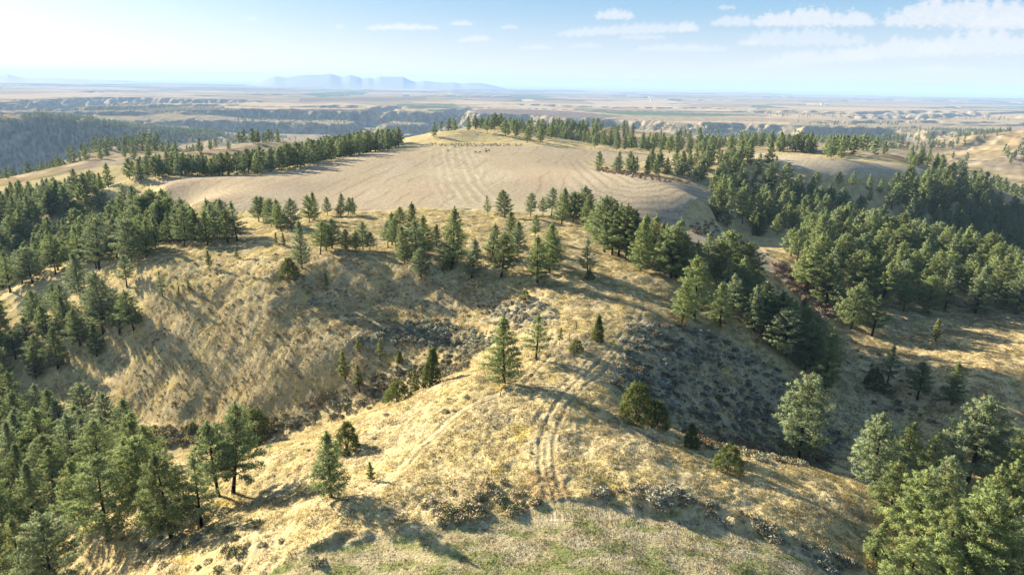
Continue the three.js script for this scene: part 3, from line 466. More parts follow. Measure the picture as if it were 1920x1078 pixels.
// a pine 10 m tall: straight trunk, limbs in loose whorls, needle puffs toward the limb ends
function pine(seed, { rad = 2.5, clear = 0.12, tip = 0.9, limbs = 62, round = 0.5, sparse = 1, tris = 34, len = 0.27, wid = 0.05, forks = 0 } = {}) {
  const r = rng(seed), t = new Mesher(), f = new Mesher(), Ht = 10, bend = (r() - 0.5) * 0.7, bend2 = (r() - 0.5) * 0.7;
  const axis = (y) => [bend * Math.sin(y / Ht * 2.2), y, bend2 * Math.sin(y / Ht * 1.9)];
  const tp = [], tr = []; for (let k = 0; k <= 9; k++) { const y = Ht * 0.97 * k / 9; tp.push(axis(y)); tr.push(0.19 * Math.pow(1 - k / 9.4, 0.8) + (k === 0 ? 0.06 : 0)); }
  tp[0][1] = -0.5; t.tube(tp, tr, 7, [1, 1, 1]);
  const lob = Array.from({ length: 6 }, () => [r() * 6.28, r(), 0.55 + 0.75 * r()]);
  for (let k = 0; k < limbs; k++) {
    const q = (k + r() * 0.8) / limbs, y = Ht * lerp(clear, 0.965, q), a = k * 2.39996 + (r() - 0.5) * 0.9;
    let prof = Math.pow(1 - q, 0.62 + 0.5 * (1 - round)) * (q < 0.22 ? 0.62 + 0.38 * q / 0.22 : 1) + 0.06;
    let lobe = 1; for (const [la, lq, lm] of lob) { const w = Math.exp(-((Math.atan2(Math.sin(a - la), Math.cos(a - la)) / 0.8) ** 2) - ((q - lq) / 0.14) ** 2); lobe = lerp(lobe, lm, w); }
    const L = rad * prof * lobe * (0.72 + 0.5 * r()), c0 = axis(y), rise = lerp(-0.12, 0.7, q) + (r() - 0.5) * 0.35, dx = Math.cos(a), dz = Math.sin(a);
    const at = (s) => [c0[0] + dx * L * s, c0[1] + L * (rise * s * 0.75 + 0.22 * s * s), c0[2] + dz * L * s];
    t.tube([at(0), at(0.5), at(0.95)], [0.05 * (1 - q) + 0.016, 0.03 * (1 - q) + 0.01, 0.006], 3, [0.9, 0.9, 0.9]);
    if (r() > sparse) continue;
    const np = Math.max(2, Math.round(L * 2.6));
    for (let m = 0; m < np; m++) {
      const s = np === 1 ? 0.8 : lerp(0.38, 1.0, m / (np - 1)) + (r() - 0.5) * 0.1, p = at(s), w = (r() - 0.5) * L * 0.55 * s, sz = (0.30 + 0.24 * r()) * (0.75 + 0.3 * (1 - q));
      const tint = 0.82 + 0.36 * r(), yel = r() < 0.12 ? 1.18 : 1;
      f.puff(p[0] - dz * w, p[1] + 0.1 + (r() - 0.5) * 0.2, p[2] + dx * w, sz, tris, len, wid, [tint * yel, tint, tint * (0.9 + 0.2 * r())], r, 0.72);
    }
  }
  for (let m = 0; m < 4; m++) { const p = axis(Ht * (0.95 + 0.025 * m)); f.puff(p[0], p[1] - 0.25 + 0.12 * m, p[2], 0.3 - 0.045 * m, tris, len, wid, [1, 1, 1], r, 1.2); }
  return { trunk: t.build(), crown: f.build() };
}
// a juniper 4 m tall: dense cone of scale foliage down to the ground, several stems
function juniper(seed, { rad = 1.15, round = 0.4, puffs = 210 } = {}) {
  const r = rng(seed), t = new Mesher(), f = new Mesher(), Ht = 4;
  for (let k = 0; k < 3; k++) { const a = k * 2.1 + r(), x = Math.cos(a) * 0.2, z = Math.sin(a) * 0.2; t.tube([[x * 0.4, -0.3, z * 0.4], [x, Ht * 0.4, z], [x * 1.2, Ht * 0.75, z * 1.2]], [0.09, 0.05, 0.015], 5, [1, 1, 1]); }
  const lob = Array.from({ length: 8 }, () => [r() * 6.28, r(), 0.65 + 0.6 * r()]);
  for (let k = 0; k < puffs; k++) {
    const q = Math.pow(r(), 1.25) * 0.97, a = r() * 6.283; let lobe = 1; for (const [la, lq, lm] of lob) lobe = lerp(lobe, lm, Math.exp(-((Math.atan2(Math.sin(a - la), Math.cos(a - la)) / 0.7) ** 2) - ((q - lq) / 0.16) ** 2));
    const R = rad * (Math.pow(1 - q, lerp(0.95, 0.5, round)) * (0.8 + 0.2 * sstep(0, 0.15, q)) + 0.04) * lobe * (0.55 + 0.45 * Math.sqrt(r())), v = 0.8 + 0.4 * r();
    f.puff(Math.cos(a) * R, q * Ht + 0.12, Math.sin(a) * R, 0.22 + 0.12 * r(), 20, 0.22, 0.045, [v * (r() < 0.15 ? 1.25 : 1), v, v * 0.95], r, 1.15);
  }
  return { trunk: t.build(), crown: f.build() };
}
const PINES = [
  pine(101, { rad: 3.0, clear: 0.10, round: 0.5, limbs: 72 }), pine(102, { rad: 2.9, clear: 0.07, round: 0.4, limbs: 76 }), pine(103, { rad: 3.4, clear: 0.17, round: 0.85, limbs: 66 }), pine(104, { rad: 3.0, clear: 0.22, round: 0.75, limbs: 66 }),
  pine(105, { rad: 2.5, clear: 0.08, round: 0.5, limbs: 72 }), pine(106, { rad: 3.2, clear: 0.12, round: 0.75, limbs: 78 }), pine(107, { rad: 2.8, clear: 0.28, round: 0.85, sparse: 0.85, limbs: 64 }), pine(108, { rad: 2.9, clear: 0.05, round: 0.25, limbs: 84 }),
  pine(109, { rad: 3.5, clear: 0.13, round: 1.05, limbs: 88 }), pine(110, { rad: 2.5, clear: 0.16, round: 0.5, limbs: 44, sparse: 0.9 })];
const SAPLING = [pine(120, { rad: 2.3, clear: 0.12, round: 0.3, limbs: 26, tris: 16, len: 0.9, wid: 0.14 }), pine(121, { rad: 1.9, clear: 0.25, round: 0.4, limbs: 20, tris: 16, len: 0.9, wid: 0.13 })];
const FARPINES = [pine(131, { rad: 2.9, clear: 0.08, round: 0.6, limbs: 46, tris: 13, len: 0.5, wid: 0.12 }), pine(132, { rad: 3.2, clear: 0.14, round: 0.9, limbs: 46, tris: 13, len: 0.5, wid: 0.12 }), pine(133, { rad: 2.7, clear: 0.05, round: 0.4, limbs: 50, tris: 12, len: 0.5, wid: 0.12 }), pine(134, { rad: 3.0, clear: 0.2, round: 0.8, limbs: 40, tris: 13, len: 0.5, wid: 0.12 })];
const TINYPINES = [pine(141, { rad: 2.8, clear: 0.05, limbs: 13, tris: 6, len: 1.3, wid: 0.42 }), pine(142, { rad: 3.1, clear: 0.05, round: 0.8, limbs: 12, tris: 6, len: 1.3, wid: 0.42 })];
const JUNIPERS = [juniper(151, { rad: 1.1, round: 0.2 }), juniper(152, { rad: 1.6, round: 0.8, puffs: 260 }), juniper(153, { rad: 2.3, round: 1, puffs: 300 })];
console.log('shapes done', PINES.map((p) => p.crown.attributes.position.count / 3).join(' '));

// ---------------------------------------------------------------- placing
const taken = new Map();
const numbered = (n) => { const k = taken.get(n) ?? 0; taken.set(n, k + 1); return k ? n + '_' + String(k).padStart(3, '0') : n; };
const protos = new Map();
function addPlant(name, shape, crownMat, pos, height10, wide, turn, label, category, group, unit) {
  const key = shape; let pr = protos.get(key);
  if (!pr) { pr = new THREE.Group(); const tk = new THREE.Mesh(shape.trunk, BARK), cr = new THREE.Mesh(shape.crown, crownMat); tk.name = 'trunk'; cr.name = 'crown'; pr.add(tk, cr); protos.set(key, pr); }
  const o = pr.clone(); o.name = numbered(name); o.children[1].material = crownMat;
  const s = height10 / unit; o.position.copy(pos); o.scale.set(s * wide, s, s * wide); o.rotation.set(0.07 * Math.sin(turn * 7.3), turn, 0.07 * Math.cos(turn * 3.1));
  o.userData = { label, category }; if (group) o.userData.group = group;
  scene.add(o); return o;
}
const R0 = rng(77);
// single trees: base x, base y, top y (pixels), label, options
const COL = { grove: 'pines crowded into the lower gully grove', field: 'pines standing at the near edge of the stubble field', brow: 'pines along the brow above the ravine', row: 'pines in the long row climbing to the saddle' };
const TREES = [
  [945, 718, 598, 'lone full pine on the bare grass crest beside the track', { v: 1, w: 1.18, m: 2 }], [1005, 673, 590, 'slim open pine with visible trunk just behind the lone crest pine', { v: 9, m: 2 }],
  [620, 932, 808, 'single pine casting a long shadow onto the mown terrace', { v: 4, w: 1.2 }], [436, 925, 762, 'tall twin topped pine at the edge of the ravine mouth wood', { v: 3, w: 1.1, m: 0 }], [409, 930, 785, 'slender pine leaning against the tall twin topped pine', { v: 6, m: 0 }],
  [377, 988, 851, 'thin open pine with a bare lower trunk at the wood edge', { v: 9, m: 0 }], [320, 1008, 848, 'dense dark pine at the lower edge of the ravine wood', { v: 5, m: 3 }], [204, 1012, 845, 'wide pine with a forked trunk inside the ravine wood', { v: 2, m: 0 }],
  [1497, 866, 705, 'big round topped pine alone at the foot of the sage slope', { v: 8, w: 1.0, m: 1 }], [1545, 735, 617, 'narrow sunlit pine poking out of the shaded slope', { v: 4, w: 0.9, m: 2 }],
  [1638, 920, 775, 'full pine at the corner of the lower gully grove', { v: 5, w: 1.05, m: 1 }], [1695, 885, 783, 'pine with a clear trunk between two fuller gully pines', { v: 3, m: 2 }], [1815, 905, 742, 'largest round crowned pine of the lower gully grove', { v: 8, w: 1.1, m: 1 }], [1880, 1010, 861, 'tall pine in front of the largest round crowned pine', { v: 0, w: 1.1, m: 2 }],
  [1720, 1040, 885, 'broad bright pine on the bank of the lower gully', { v: 2, w: 1.2, m: 2 }], [1640, 1050, 975, 'short bushy pine at the end of the sagebrush bank', { v: 7, w: 1.3, m: 2 }], [1800, 1110, 900, 'broad bright pine deep in the lower gully', { v: 8, w: 1.1, m: 2 }], [1905, 1150, 950, 'pine half hidden at the mouth of the lower gully', { v: 5, m: 1 }], [1770, 960, 850, 'pine hemmed in by the gully grove crowns', { v: 3, m: 1 }], [1690, 1130, 1000, 'low pine below the broad bright bank pine', { v: 2, w: 1.3, m: 2 }],
  ...[[1750, 1005, 875], [1845, 1000, 870], [1895, 940, 830], [1668, 985, 870], [1735, 905, 805], [1865, 1090, 930], [1760, 1100, 950], [1850, 880, 790], [1910, 880, 800]].map((t) => [...t, 'pine crowded into the lower gully grove', { g: 'grove' }]),
  [1830, 588, 497, 'pale conical pine at the edge of the shaded meadow', { v: 7, w: 1.15, m: 1 }], [1905, 588, 505, 'wide pale pine beside the conical meadow pine', { v: 8, m: 1 }],
  [915, 402, 367, 'small pine with two stems at the near field edge', { v: 9, m: 2 }], [947, 407, 357, 'full dark pine standing on the field edge meadow', { v: 5, m: 3 }], [848, 497, 392, 'tall dense cone shaped pine on the brow', { v: 7, w: 1.15, m: 2 }], [789, 519, 468, 'round low pine just below the brow', { v: 8, m: 1 }],
  [772, 457, 382, 'dark spiky pine rising behind the brow pines', { v: 4, w: 1.1, m: 3 }], [884, 521, 450, 'slim pale pine below the cone shaped pine', { v: 4, m: 1 }], [1102, 517, 450, 'open pine with a dark juniper at its foot', { v: 9, m: 1 }], [940, 519, 438, 'pine with a tall bare trunk on the shaded brow', { v: 3, m: 3 }],
  [1008, 530, 443, 'bright pine forward of the saddle trees', { v: 0, w: 1.1, m: 2 }], [1030, 512, 420, 'tall pine close behind the bright saddle pine', { v: 1, w: 1.05, m: 2 }], [565, 502, 415, 'lanky pine on the rim where the slope turns', { v: 4, w: 0.9, m: 1 }], [962, 462, 397, 'dark pine on the hill top behind the brow', { v: 4, m: 3 }], [1003, 450, 403, 'open crowned pine on the hill top', { v: 6, m: 0 }],
  [250, 618, 543, 'sunlit pine at the mouth of the shaded side ravine', { v: 2, w: 1.1, m: 0 }], [192, 604, 505, 'tall pine beside the sunlit side ravine pine', { v: 3, m: 1 }], [237, 538, 478, 'forked pine on the golden meadow edge', { v: 6, m: 1 }], [150, 560, 475, 'bushy pine on the slope above the side ravine', { v: 0, m: 1 }], [185, 505, 408, 'tall wide pine in front of the hollow wood', { v: 2, m: 1 }],
  [304, 556, 508, 'thin pale pine alone on the golden meadow', { v: 9, m: 1 }], [1278, 612, 528, 'pine where the track bends below the ridge', { v: 3, w: 1.1, m: 2 }], [1302, 598, 484, 'large double pine at the bend of the track', { v: 5, m: 2 }],
  ...[[485, 416, 369], [493, 415, 368], [508, 424, 373], [518, 426, 374], [526, 433, 384], [545, 429, 373], [580, 417, 367], [589, 413, 361], [614, 405, 370], [638, 406, 363], [652, 405, 371], [661, 403, 371]].map((t) => [...t, 'pine in the loose line along the near field edge', { g: 'field' }]),
  ...[[600, 477, 415], [622, 466, 410], [611, 470, 420], [648, 470, 430], [667, 471, 432], [680, 468, 415], [693, 470, 435], [735, 459, 400], [727, 464, 418], [742, 470, 410], [749, 428, 388], [758, 492, 425], [780, 490, 415], [795, 478, 405], [818, 461, 422], [922, 484, 422], [1035, 502, 425], [970, 480, 415]].map((t) => [...t, 'pine in the open stand on the brow above the ravine', { g: 'brow' }]),
  ...[[995, 405, 362], [1018, 403, 371], [1034, 406, 353], [1053, 420, 353], [1062, 416, 360], [1075, 418, 361], [1085, 412, 362], [1093, 418, 350], [1103, 432, 370], [1120, 455, 385], [1133, 472, 370], [1148, 478, 395], [1160, 480, 385], [1175, 487, 386], [1190, 492, 398], [1202, 508, 410], [1212, 500, 405], [1224, 505, 408], [1235, 508, 420], [1247, 512, 422], [1258, 522, 425], [1268, 520, 412], [1282, 525, 440], [1215, 490, 412], [1180, 470, 395], [1150, 455, 380], [1300, 530, 455], [1322, 525, 438], [1345, 535, 455], [1362, 540, 436], [1395, 550, 455], [1378, 530, 455]].map((t) => [...t, 'pine in the long row climbing beside the track to the saddle', { g: 'row' }]),
];
const all = [];                                                              // every pine, single or in a wood
function setTree(px, py, topy, label, o, group) {
  const p = hit(px, py); if (!p) return;
  const q = toPixel(p.x, p.y, p.z); if (!q) return;
  const d = rayDir(px, topy), h = CAM_H + d.y / Math.hypot(d.x, d.z) * Math.hypot(p.x, p.z) - p.y;
  all.push({ p, h: Math.max(h, 1.5), px: py - topy, single: true, label, group, v: o.v, w: o.w, m: o.m, s: R0() });
}
for (const [x, y, t, label, o] of TREES) setTree(x, y, t, label, o, o.g && COL[o.g]);
// woods: polygon of tree feet on the photograph, spacing (m), height range, label
const WOODS = [
  ['pine in the hollow wood beside the golden meadow', 'hollow wood', [[0, 400], [60, 372], [140, 362], [205, 365], [255, 385], [300, 408], [365, 424], [440, 430], [470, 452], [400, 462], [300, 478], [250, 498], [150, 508], [60, 535], [0, 560], [-60, 560], [-60, 400]], 6.6, 10, 15],
  ['pine on the golden knoll above the hollow wood', 'knoll edge wood', [[-40, 345], [60, 328], [150, 335], [210, 350], [200, 366], [140, 364], [60, 374], [-40, 402]], 7, 9, 13, 420],
  ['pine in the wood filling the side ravine', 'side ravine wood', [[-60, 610], [60, 600], [130, 570], [200, 575], [235, 620], [225, 660], [150, 690], [70, 730], [0, 760], [-60, 770]], 6.2, 9.5, 13.5],
  ['pine in the ravine mouth wood below the near hill', 'ravine mouth wood', [[-80, 800], [60, 780], [180, 800], [260, 810], [250, 860], [320, 905], [385, 935], [340, 1000], [270, 1040], [230, 1078], [130, 1130], [-80, 1130]], 6.4, 10, 14],
  ['pine in the single row along the far side of the stubble field', 'far field row', [[165, 334], [240, 340], [300, 339], [400, 332], [490, 328], [490, 319], [400, 323], [300, 327], [180, 322]], 5.6, 9, 12.5, 420],
  ['pine in the belt at the far corner of the stubble field', 'far corner belt', [[480, 329], [570, 314], [640, 297], [748, 282], [750, 270], [660, 272], [580, 286], [490, 314]], 6.6, 10, 14, 590],
  ['pine in the grove on the shaded spur below the track bend', 'spur grove', [[1330, 600], [1370, 560], [1450, 570], [1520, 640], [1555, 700], [1560, 740], [1500, 715], [1440, 680], [1380, 650]], 5.4, 9, 14],
  ['pine in the sunlit wood of the right hand valley'.replace('right hand ', 'broad '), 'broad valley wood', [[1475, 480], [1560, 445], [1660, 455], [1800, 480], [1940, 540], [1990, 590], [1900, 586], [1780, 588], [1700, 588], [1650, 600], [1640, 640], [1590, 630], [1540, 580], [1500, 540]], 6.3, 9.5, 15.5],
  ['pine in the dark gully between the two stubble fields', 'dark gully wood', [[1345, 425], [1330, 385], [1345, 345], [1400, 335], [1480, 345], [1560, 380], [1640, 405], [1700, 440], [1600, 440], [1500, 440], [1440, 448], [1390, 440]], 7.0, 9.5, 14],
  ['pine in the clump reaching into the stubble field', 'field clump', [[1105, 317], [1180, 327], [1250, 335], [1330, 346], [1400, 345], [1470, 330], [1440, 305], [1390, 295], [1340, 300], [1270, 312], [1180, 322]], 7, 9, 14],
  ['pine in the belt behind the stubble field', 'back belt', [[975, 273], [1010, 268], [1080, 270], [1120, 283], [1200, 287], [1290, 290], [1390, 285], [1440, 275], [1400, 262], [1330, 260], [1200, 258], [1090, 246], [1040, 243], [1000, 258]], 16, 9, 14, 800],
  ['pine on the shaded slope under the small stubble field', 'shaded slope wood', [[1640, 400], [1680, 350], [1760, 340], [1860, 380], [1960, 440], [1960, 500], [1840, 460], [1740, 440]], 7, 11, 17],
  ['pine on the slope rising to the second stubble field', 'second field slope', [[1480, 345], [1560, 335], [1650, 345], [1700, 400], [1620, 395], [1540, 375]], 8, 7, 10],
  ['pine in the row behind the small stubble field', 'second field row', [[1445, 287], [1500, 288], [1560, 296], [1600, 298], [1560, 286], [1480, 278], [1440, 278]], 8, 11, 16],
  ['pine at the corner of the small stubble field', 'field corner', [[1690, 308], [1740, 318], [1790, 335], [1830, 345], [1840, 325], [1780, 310], [1720, 300]], 13, 9, 13, 620],
  ['small pine scattered on the spurs beyond the belt', 'spur pines', [[150, 302], [240, 275], [330, 285], [470, 262], [520, 262], [560, 262], [480, 275], [340, 292], [260, 300]], 17, 7, 12, 900],
  ['pine on the knolls behind the stubble field', 'knoll pines', [[760, 268], [830, 252], [880, 242], [950, 236], [1020, 236], [1130, 240], [1200, 248], [1100, 250], [990, 256], [940, 262], [870, 250]], 15, 8, 13],
  ['pine in the bottom of the shaded gully', 'shaded gully pines', [[1600, 680], [1700, 700], [1760, 720], [1800, 760], [1760, 800], [1700, 780], [1640, 740]], 8.5, 6, 10],
];
function visible(x, y, z) { const D = Math.hypot(x, z); for (let k = 1; k < 60; k++) { const t = k / 60, r = Math.exp(lerp(Math.log(40), Math.log(D * 0.985), t)) / D; if (r >= 1) break; if (heightAt(x * r, z * r) > CAM_H + (y - CAM_H) * r) return false; } return true; }
function scatter(pixPoly, cell, rnd, fn, lift = 5) {
  const hits = pixPoly.map(([x, y]) => hit(x, y)).filter(Boolean), Ds = hits.map((p) => Math.hypot(p.x, p.z)), As = hits.map((p) => Math.atan2(p.x, -p.z)), d0 = Math.min(...Ds) * 0.93, d1 = Math.max(...Ds) * 1.06, a0 = Math.min(...As) - 0.03, a1 = Math.max(...As) + 0.03;
  const xs = [], zs = []; for (const D of [d0, d1]) for (let k = 0; k <= 6; k++) { const a = lerp(a0, a1, k / 6); xs.push(Math.sin(a) * D); zs.push(-Math.cos(a) * D); }
  for (let X = Math.floor(Math.min(...xs) / cell); X * cell < Math.max(...xs); X++) for (let Y = Math.floor(Math.min(...zs) / cell); Y * cell < Math.max(...zs); Y++) {
    const x = (X + 0.05 + 0.9 * rnd()) * cell, z = (Y + 0.05 + 0.9 * rnd()) * cell, D = Math.hypot(x, z), az = Math.atan2(x, -z); if (D < d0 || D > d1 || az < a0 || az > a1) continue;
    const y = heightAt(x, z), q = toPixel(x, y, z); if (!q || !inside(pixPoly, q[0], q[1]) || !visible(x, y + lift, z)) continue;
    fn(x, y, z, q);
  }
}
WOODS.forEach(([label, group, P, cell, h0, h1, dmax = 1e9], i) => {
  const r = rng(500 + i); let n = 0;
  scatter(P, cell, r, (x, y, z, q) => {
    if (Math.hypot(x, z) > dmax || inZ('field', x, z) || inZ('field2', x, z) || inZ('strip', x, z) || r() < 0.1) return;
    const clump = n2(x / 24 + i, z / 24); if (clump < -0.55 && i !== 7) return;
    for (const t of all) if (t.single && (t.p.x - x) ** 2 + (t.p.z - z) ** 2 < 4.5) return;
    const h = lerp(h0, h1, Math.pow(r(), 0.8)) * (0.9 + 0.12 * clump); n++;
    all.push({ p: new THREE.Vector3(x, y, z), h, px: h / q[2] * FOC, label, group: 'trees of the ' + group, s: r(), view: q[0] > -40 && q[0] < 1960 && q[1] - h / q[2] * FOC < 1078 });
  });
  console.log(group, n);
});
// the 300 that show largest are things of their own, the rest stand together as woods
for (const t of all) { if (t.single) t.rank = 1e9; else t.rank = t.view ? t.px : 0; }
all.sort((a, b) => b.rank - a.rank || a.s - b.s);
const restPines = [];
all.forEach((t, k) => {
  if (k < 300) {
    const v = t.v ?? Math.floor(t.s * 9.99), m = t.m ?? Math.floor(t.s * 397) % 4, far = t.px < 34;
    if (!t.single || t.group) { const tall = t.h > 13 ? 'tall' : t.h > 10 ? 'middling' : 'small', form = v === 8 || v === 2 || v === 5 ? 'round topped' : v === 4 || v === 9 ? 'narrow' : v === 3 || v === 6 ? 'bare stemmed' : 'full', tone = ['green', 'greyish', 'bright', 'dark'][m]; t.label = tall + ' ' + form + ' ' + tone + ' ' + t.label; t.group = t.label.replace('pine', 'pines'); }
    addPlant('pine_tree', far ? FARPINES[v % 4] : PINES[v], NEEDLES[m], t.p, t.h, (t.w ?? 0.95 + 0.4 * ((t.s * 91) % 1)), t.s * 40, t.label, 'tree', t.group, 10);
  } else restPines.push(t);
});
function instanced(name, label, shapes, crownMats, list, group = 'stuff') {
  const G = new THREE.Group(); G.name = name; G.userData = { kind: 'stuff', label, category: 'trees' };
  const buckets = new Map(); for (const t of list) { const b = Math.floor(t.s * 7919) % (shapes.length * crownMats.length); if (!buckets.has(b)) buckets.set(b, []); buckets.get(b).push(t); }
  const o = new THREE.Object3D();
  for (const [b, L] of buckets) {
    const sh = shapes[b % shapes.length], mt = crownMats[Math.floor(b / shapes.length)];
    for (const [nm, g, mm] of [['trunks', sh.trunk, BARK], ['crowns', sh.crown, mt]]) {
      const im = new THREE.InstancedMesh(g, mm, L.length); im.name = nm;
      L.forEach((t, i) => { o.position.copy(t.p); const s = t.h / 10, w = 0.9 + 0.45 * ((t.s * 53) % 1); o.scale.set(s * w, s, s * w); o.rotation.set(0, t.s * 50, 0); o.updateMatrix(); im.setMatrixAt(i, o.matrix); });
      im.userData = { kind: 'stuff' }; G.add(im);
    }
  }
  scene.add(G);
}
console.log('pines', all.length, 'rest', restPines.length);
instanced('pine_woods', 'crowded pines of the woods too many to count', FARPINES, NEEDLES, restPines);

// far woods on the valley walls and rims
const FARW = [
  [[[480, 209], [600, 213], [690, 215], [800, 215], [860, 218], [950, 221], [940, 238], [850, 232], [720, 225], [600, 224], [480, 221]], 15, 6, 10, -0.05], [[[380, 228], [480, 231], [620, 233], [750, 234], [900, 238], [900, 246], [750, 248], [600, 250], [480, 250], [400, 246]], 14, 6, 10, -0.15],
  [[[1000, 224], [1150, 231], [1300, 235], [1440, 239], [1440, 252], [1300, 246], [1150, 240], [1000, 229]], 13, 6, 10, -0.15], [[[1480, 243], [1600, 240], [1720, 241], [1900, 246], [1900, 261], [1700, 258], [1600, 263], [1490, 258]], 13, 6, 10, -0.3], [[[0, 196], [240, 184], [400, 192], [400, 203], [0, 206]], 32, 7, 11, 0.0], [[[60, 206], [480, 207], [480, 213], [60, 214]], 20, 6, 10, -0.2], [[[1440, 212], [1640, 216], [1900, 222], [1900, 228], [1640, 224], [1440, 218]], 38, 7, 11, 0.1],
  [[[0, 228], [60, 218], [130, 216], [230, 232], [330, 243], [420, 250], [400, 262], [250, 280], [120, 302], [0, 325], [-60, 325], [-60, 228]], 12, 9, 14, -0.75], [[[300, 262], [420, 252], [520, 256], [560, 262], [480, 270], [380, 270]], 15, 7, 12, 0.05],
  [[[600, 246], [760, 240], [900, 240], [820, 250], [640, 256]], 26, 8, 12, 0.0], [[[0, 340], [60, 310], [150, 300], [170, 330], [60, 365], [0, 380]], 10, 6, 10, 0.0],
  [[[1440, 262], [1560, 270], [1700, 266], [1760, 260], [1700, 256], [1560, 262], [1440, 255]], 15, 9, 14, -0.1], [[[1480, 246], [1600, 240], [1710, 242], [1740, 255], [1640, 264], [1520, 262]], 12, 7, 11, -0.25], [[[1660, 278], [1740, 268], [1830, 262], [1830, 275], [1740, 282], [1670, 286]], 13, 8, 13, 0.0],
  [[[1750, 300], [1830, 290], [1920, 280], [1920, 330], [1860, 315], [1800, 325], [1760, 315]], 13, 8, 12, 0.05], [[[1800, 340], [1920, 320], [1920, 380], [1860, 372]], 12, 8, 12, -0.05], [[[1560, 280], [1660, 275], [1660, 290], [1580, 292]], 13, 8, 12, 0.0],
  [[[1300, 240], [1420, 250], [1480, 256], [1440, 268], [1350, 258], [1250, 250]], 13, 8, 12, -0.1], [[[980, 226], [1100, 232], [1240, 240], [1240, 246], [1100, 240], [1000, 232]], 14, 8, 12, 0.05], [[[0, 208], [450, 203], [450, 212], [0, 224]], 60, 8, 12, 0.1], [[[440, 220], [960, 222], [960, 240], [440, 236]], 22, 7, 11, 0.15], [[[1480, 228], [1720, 229], [1720, 235], [1540, 236]], 42, 9, 13, -0.1],
];
const farList = [];
FARW.forEach(([P, cell, h0, h1, cut], i) => { const r = rng(900 + i); scatter(P, cell, r, (x, y, z) => { if (n2(x / 130 + i * 3, z / 130) + 0.5 * n2(x / 40, z / 40) < cut) return; farList.push({ p: new THREE.Vector3(x, y, z), h: lerp(h0, h1, r()), s: r() }); }, 8); });
console.log('far trees', farList.length);
instanced('distant_woods', 'hazy woods on the far valley walls and rims', TINYPINES, [NEEDLES[0], NEEDLES[3]], farList);

// ---------------------------------------------------------------- junipers, saplings, snag
const placed = (px, py) => hit(px, py);
function sized(p, px, topy) { const d = rayDir(px, topy); return Math.max(0.5, CAM_H + d.y / Math.hypot(d.x, d.z) * Math.hypot(p.x, p.z) - p.y); }
[[1195, 790, 718, 1, 1.25, 'large round juniper at the top of the sage slope'], [1232, 800, 752, 1, 1.2, 'smaller juniper touching the large round juniper'], [1296, 840, 794, 0, 1.15, 'upright bright juniper on the shoulder of the near hill'], [1364, 882, 836, 2, 1.1, 'squat dark juniper low on the near hill shoulder'],
  [1120, 639, 593, 0, 0.95, 'dark columnar juniper beside the track'], [1081, 660, 638, 2, 1.2, 'low round juniper beside the faint side track'], [808, 725, 655, 0, 1.0, 'pointed dark juniper in the ravine head'], [749, 680, 660, 0, 1.3, 'tiny juniper on the rust coloured ravine slope'],
  [650, 845, 794, 1, 1.15, 'rounded juniper behind the single terrace pine'], [985, 562, 546, 2, 1.3, 'dark low juniper above the grey rocky patch'], [838, 506, 490, 2, 1.3, 'dark spreading juniper in shade under the brow pines'], [1105, 524, 508, 2, 1.2, 'dark juniper at the foot of the open pine'],
  [542, 522, 484, 1, 1.3, 'broad juniper on the rim beside the lanky pine'], [360, 810, 792, 1, 1.2, 'round juniper down in the ravine bottom'], [480, 825, 770, 1, 1.5, 'dark juniper thicket at the ravine mouth'], [745, 755, 718, 2, 1.4, 'dark juniper mound hidden in the ravine bottom'], [1640, 730, 690, 1, 1.2, 'juniper in the shaded gully slope'], [1420, 440, 400, 0, 1.0, 'conical juniper at the mouth of the dark gully']]
  .forEach(([x, y, t, v, w, label], i) => { const p = placed(x, y); if (p) addPlant('juniper_tree', JUNIPERS[v], JUNIPER, p, sized(p, x, t), w, i * 1.7, label, 'tree', undefined, 4); });
const PALEN = leafMat('needles_pale', 0.21, 0.225, 0.075);
[[695, 903, 868, 'young pine above the mown terrace'], [1049, 645, 616, 'young pine beside the faint side track'], [671, 658, 632, 'young pale pine highest on the rust coloured slope'], [712, 674, 636, 'young pale pine with a straight narrow crown on the rust slope'], [648, 712, 660, 'tallest young pale pine on the rust slope'], [674, 734, 684, 'bushy young pale pine lowest on the rust slope'], [354, 549, 525, 'tiny young pine on the golden meadow slope'],
  [333, 562, 538, 'stubby young pine at the shade line of the meadow'], [391, 502, 470, 'young pine standing alone on the golden meadow'], [443, 487, 463, 'spreading young pine near the hollow wood'], [778, 738, 694, 'pale young pine against the pointed dark juniper'], [517, 460, 436, 'bare young pine by the meadow path'], [533, 462, 437, 'thin young pine next to the bare one'], [612, 545, 514, 'faint young pine in shade on the slope across the ravine'], [1755, 640, 598, 'young pine at the corner of the shaded meadow']]
  .forEach(([x, y, t, label], i) => { const p = placed(x, y); if (p) addPlant('young_pine', SAPLING[i % 2], PALEN, p, sized(p, x, t), 1.0, i * 2.3, label, 'tree', undefined, 10); });
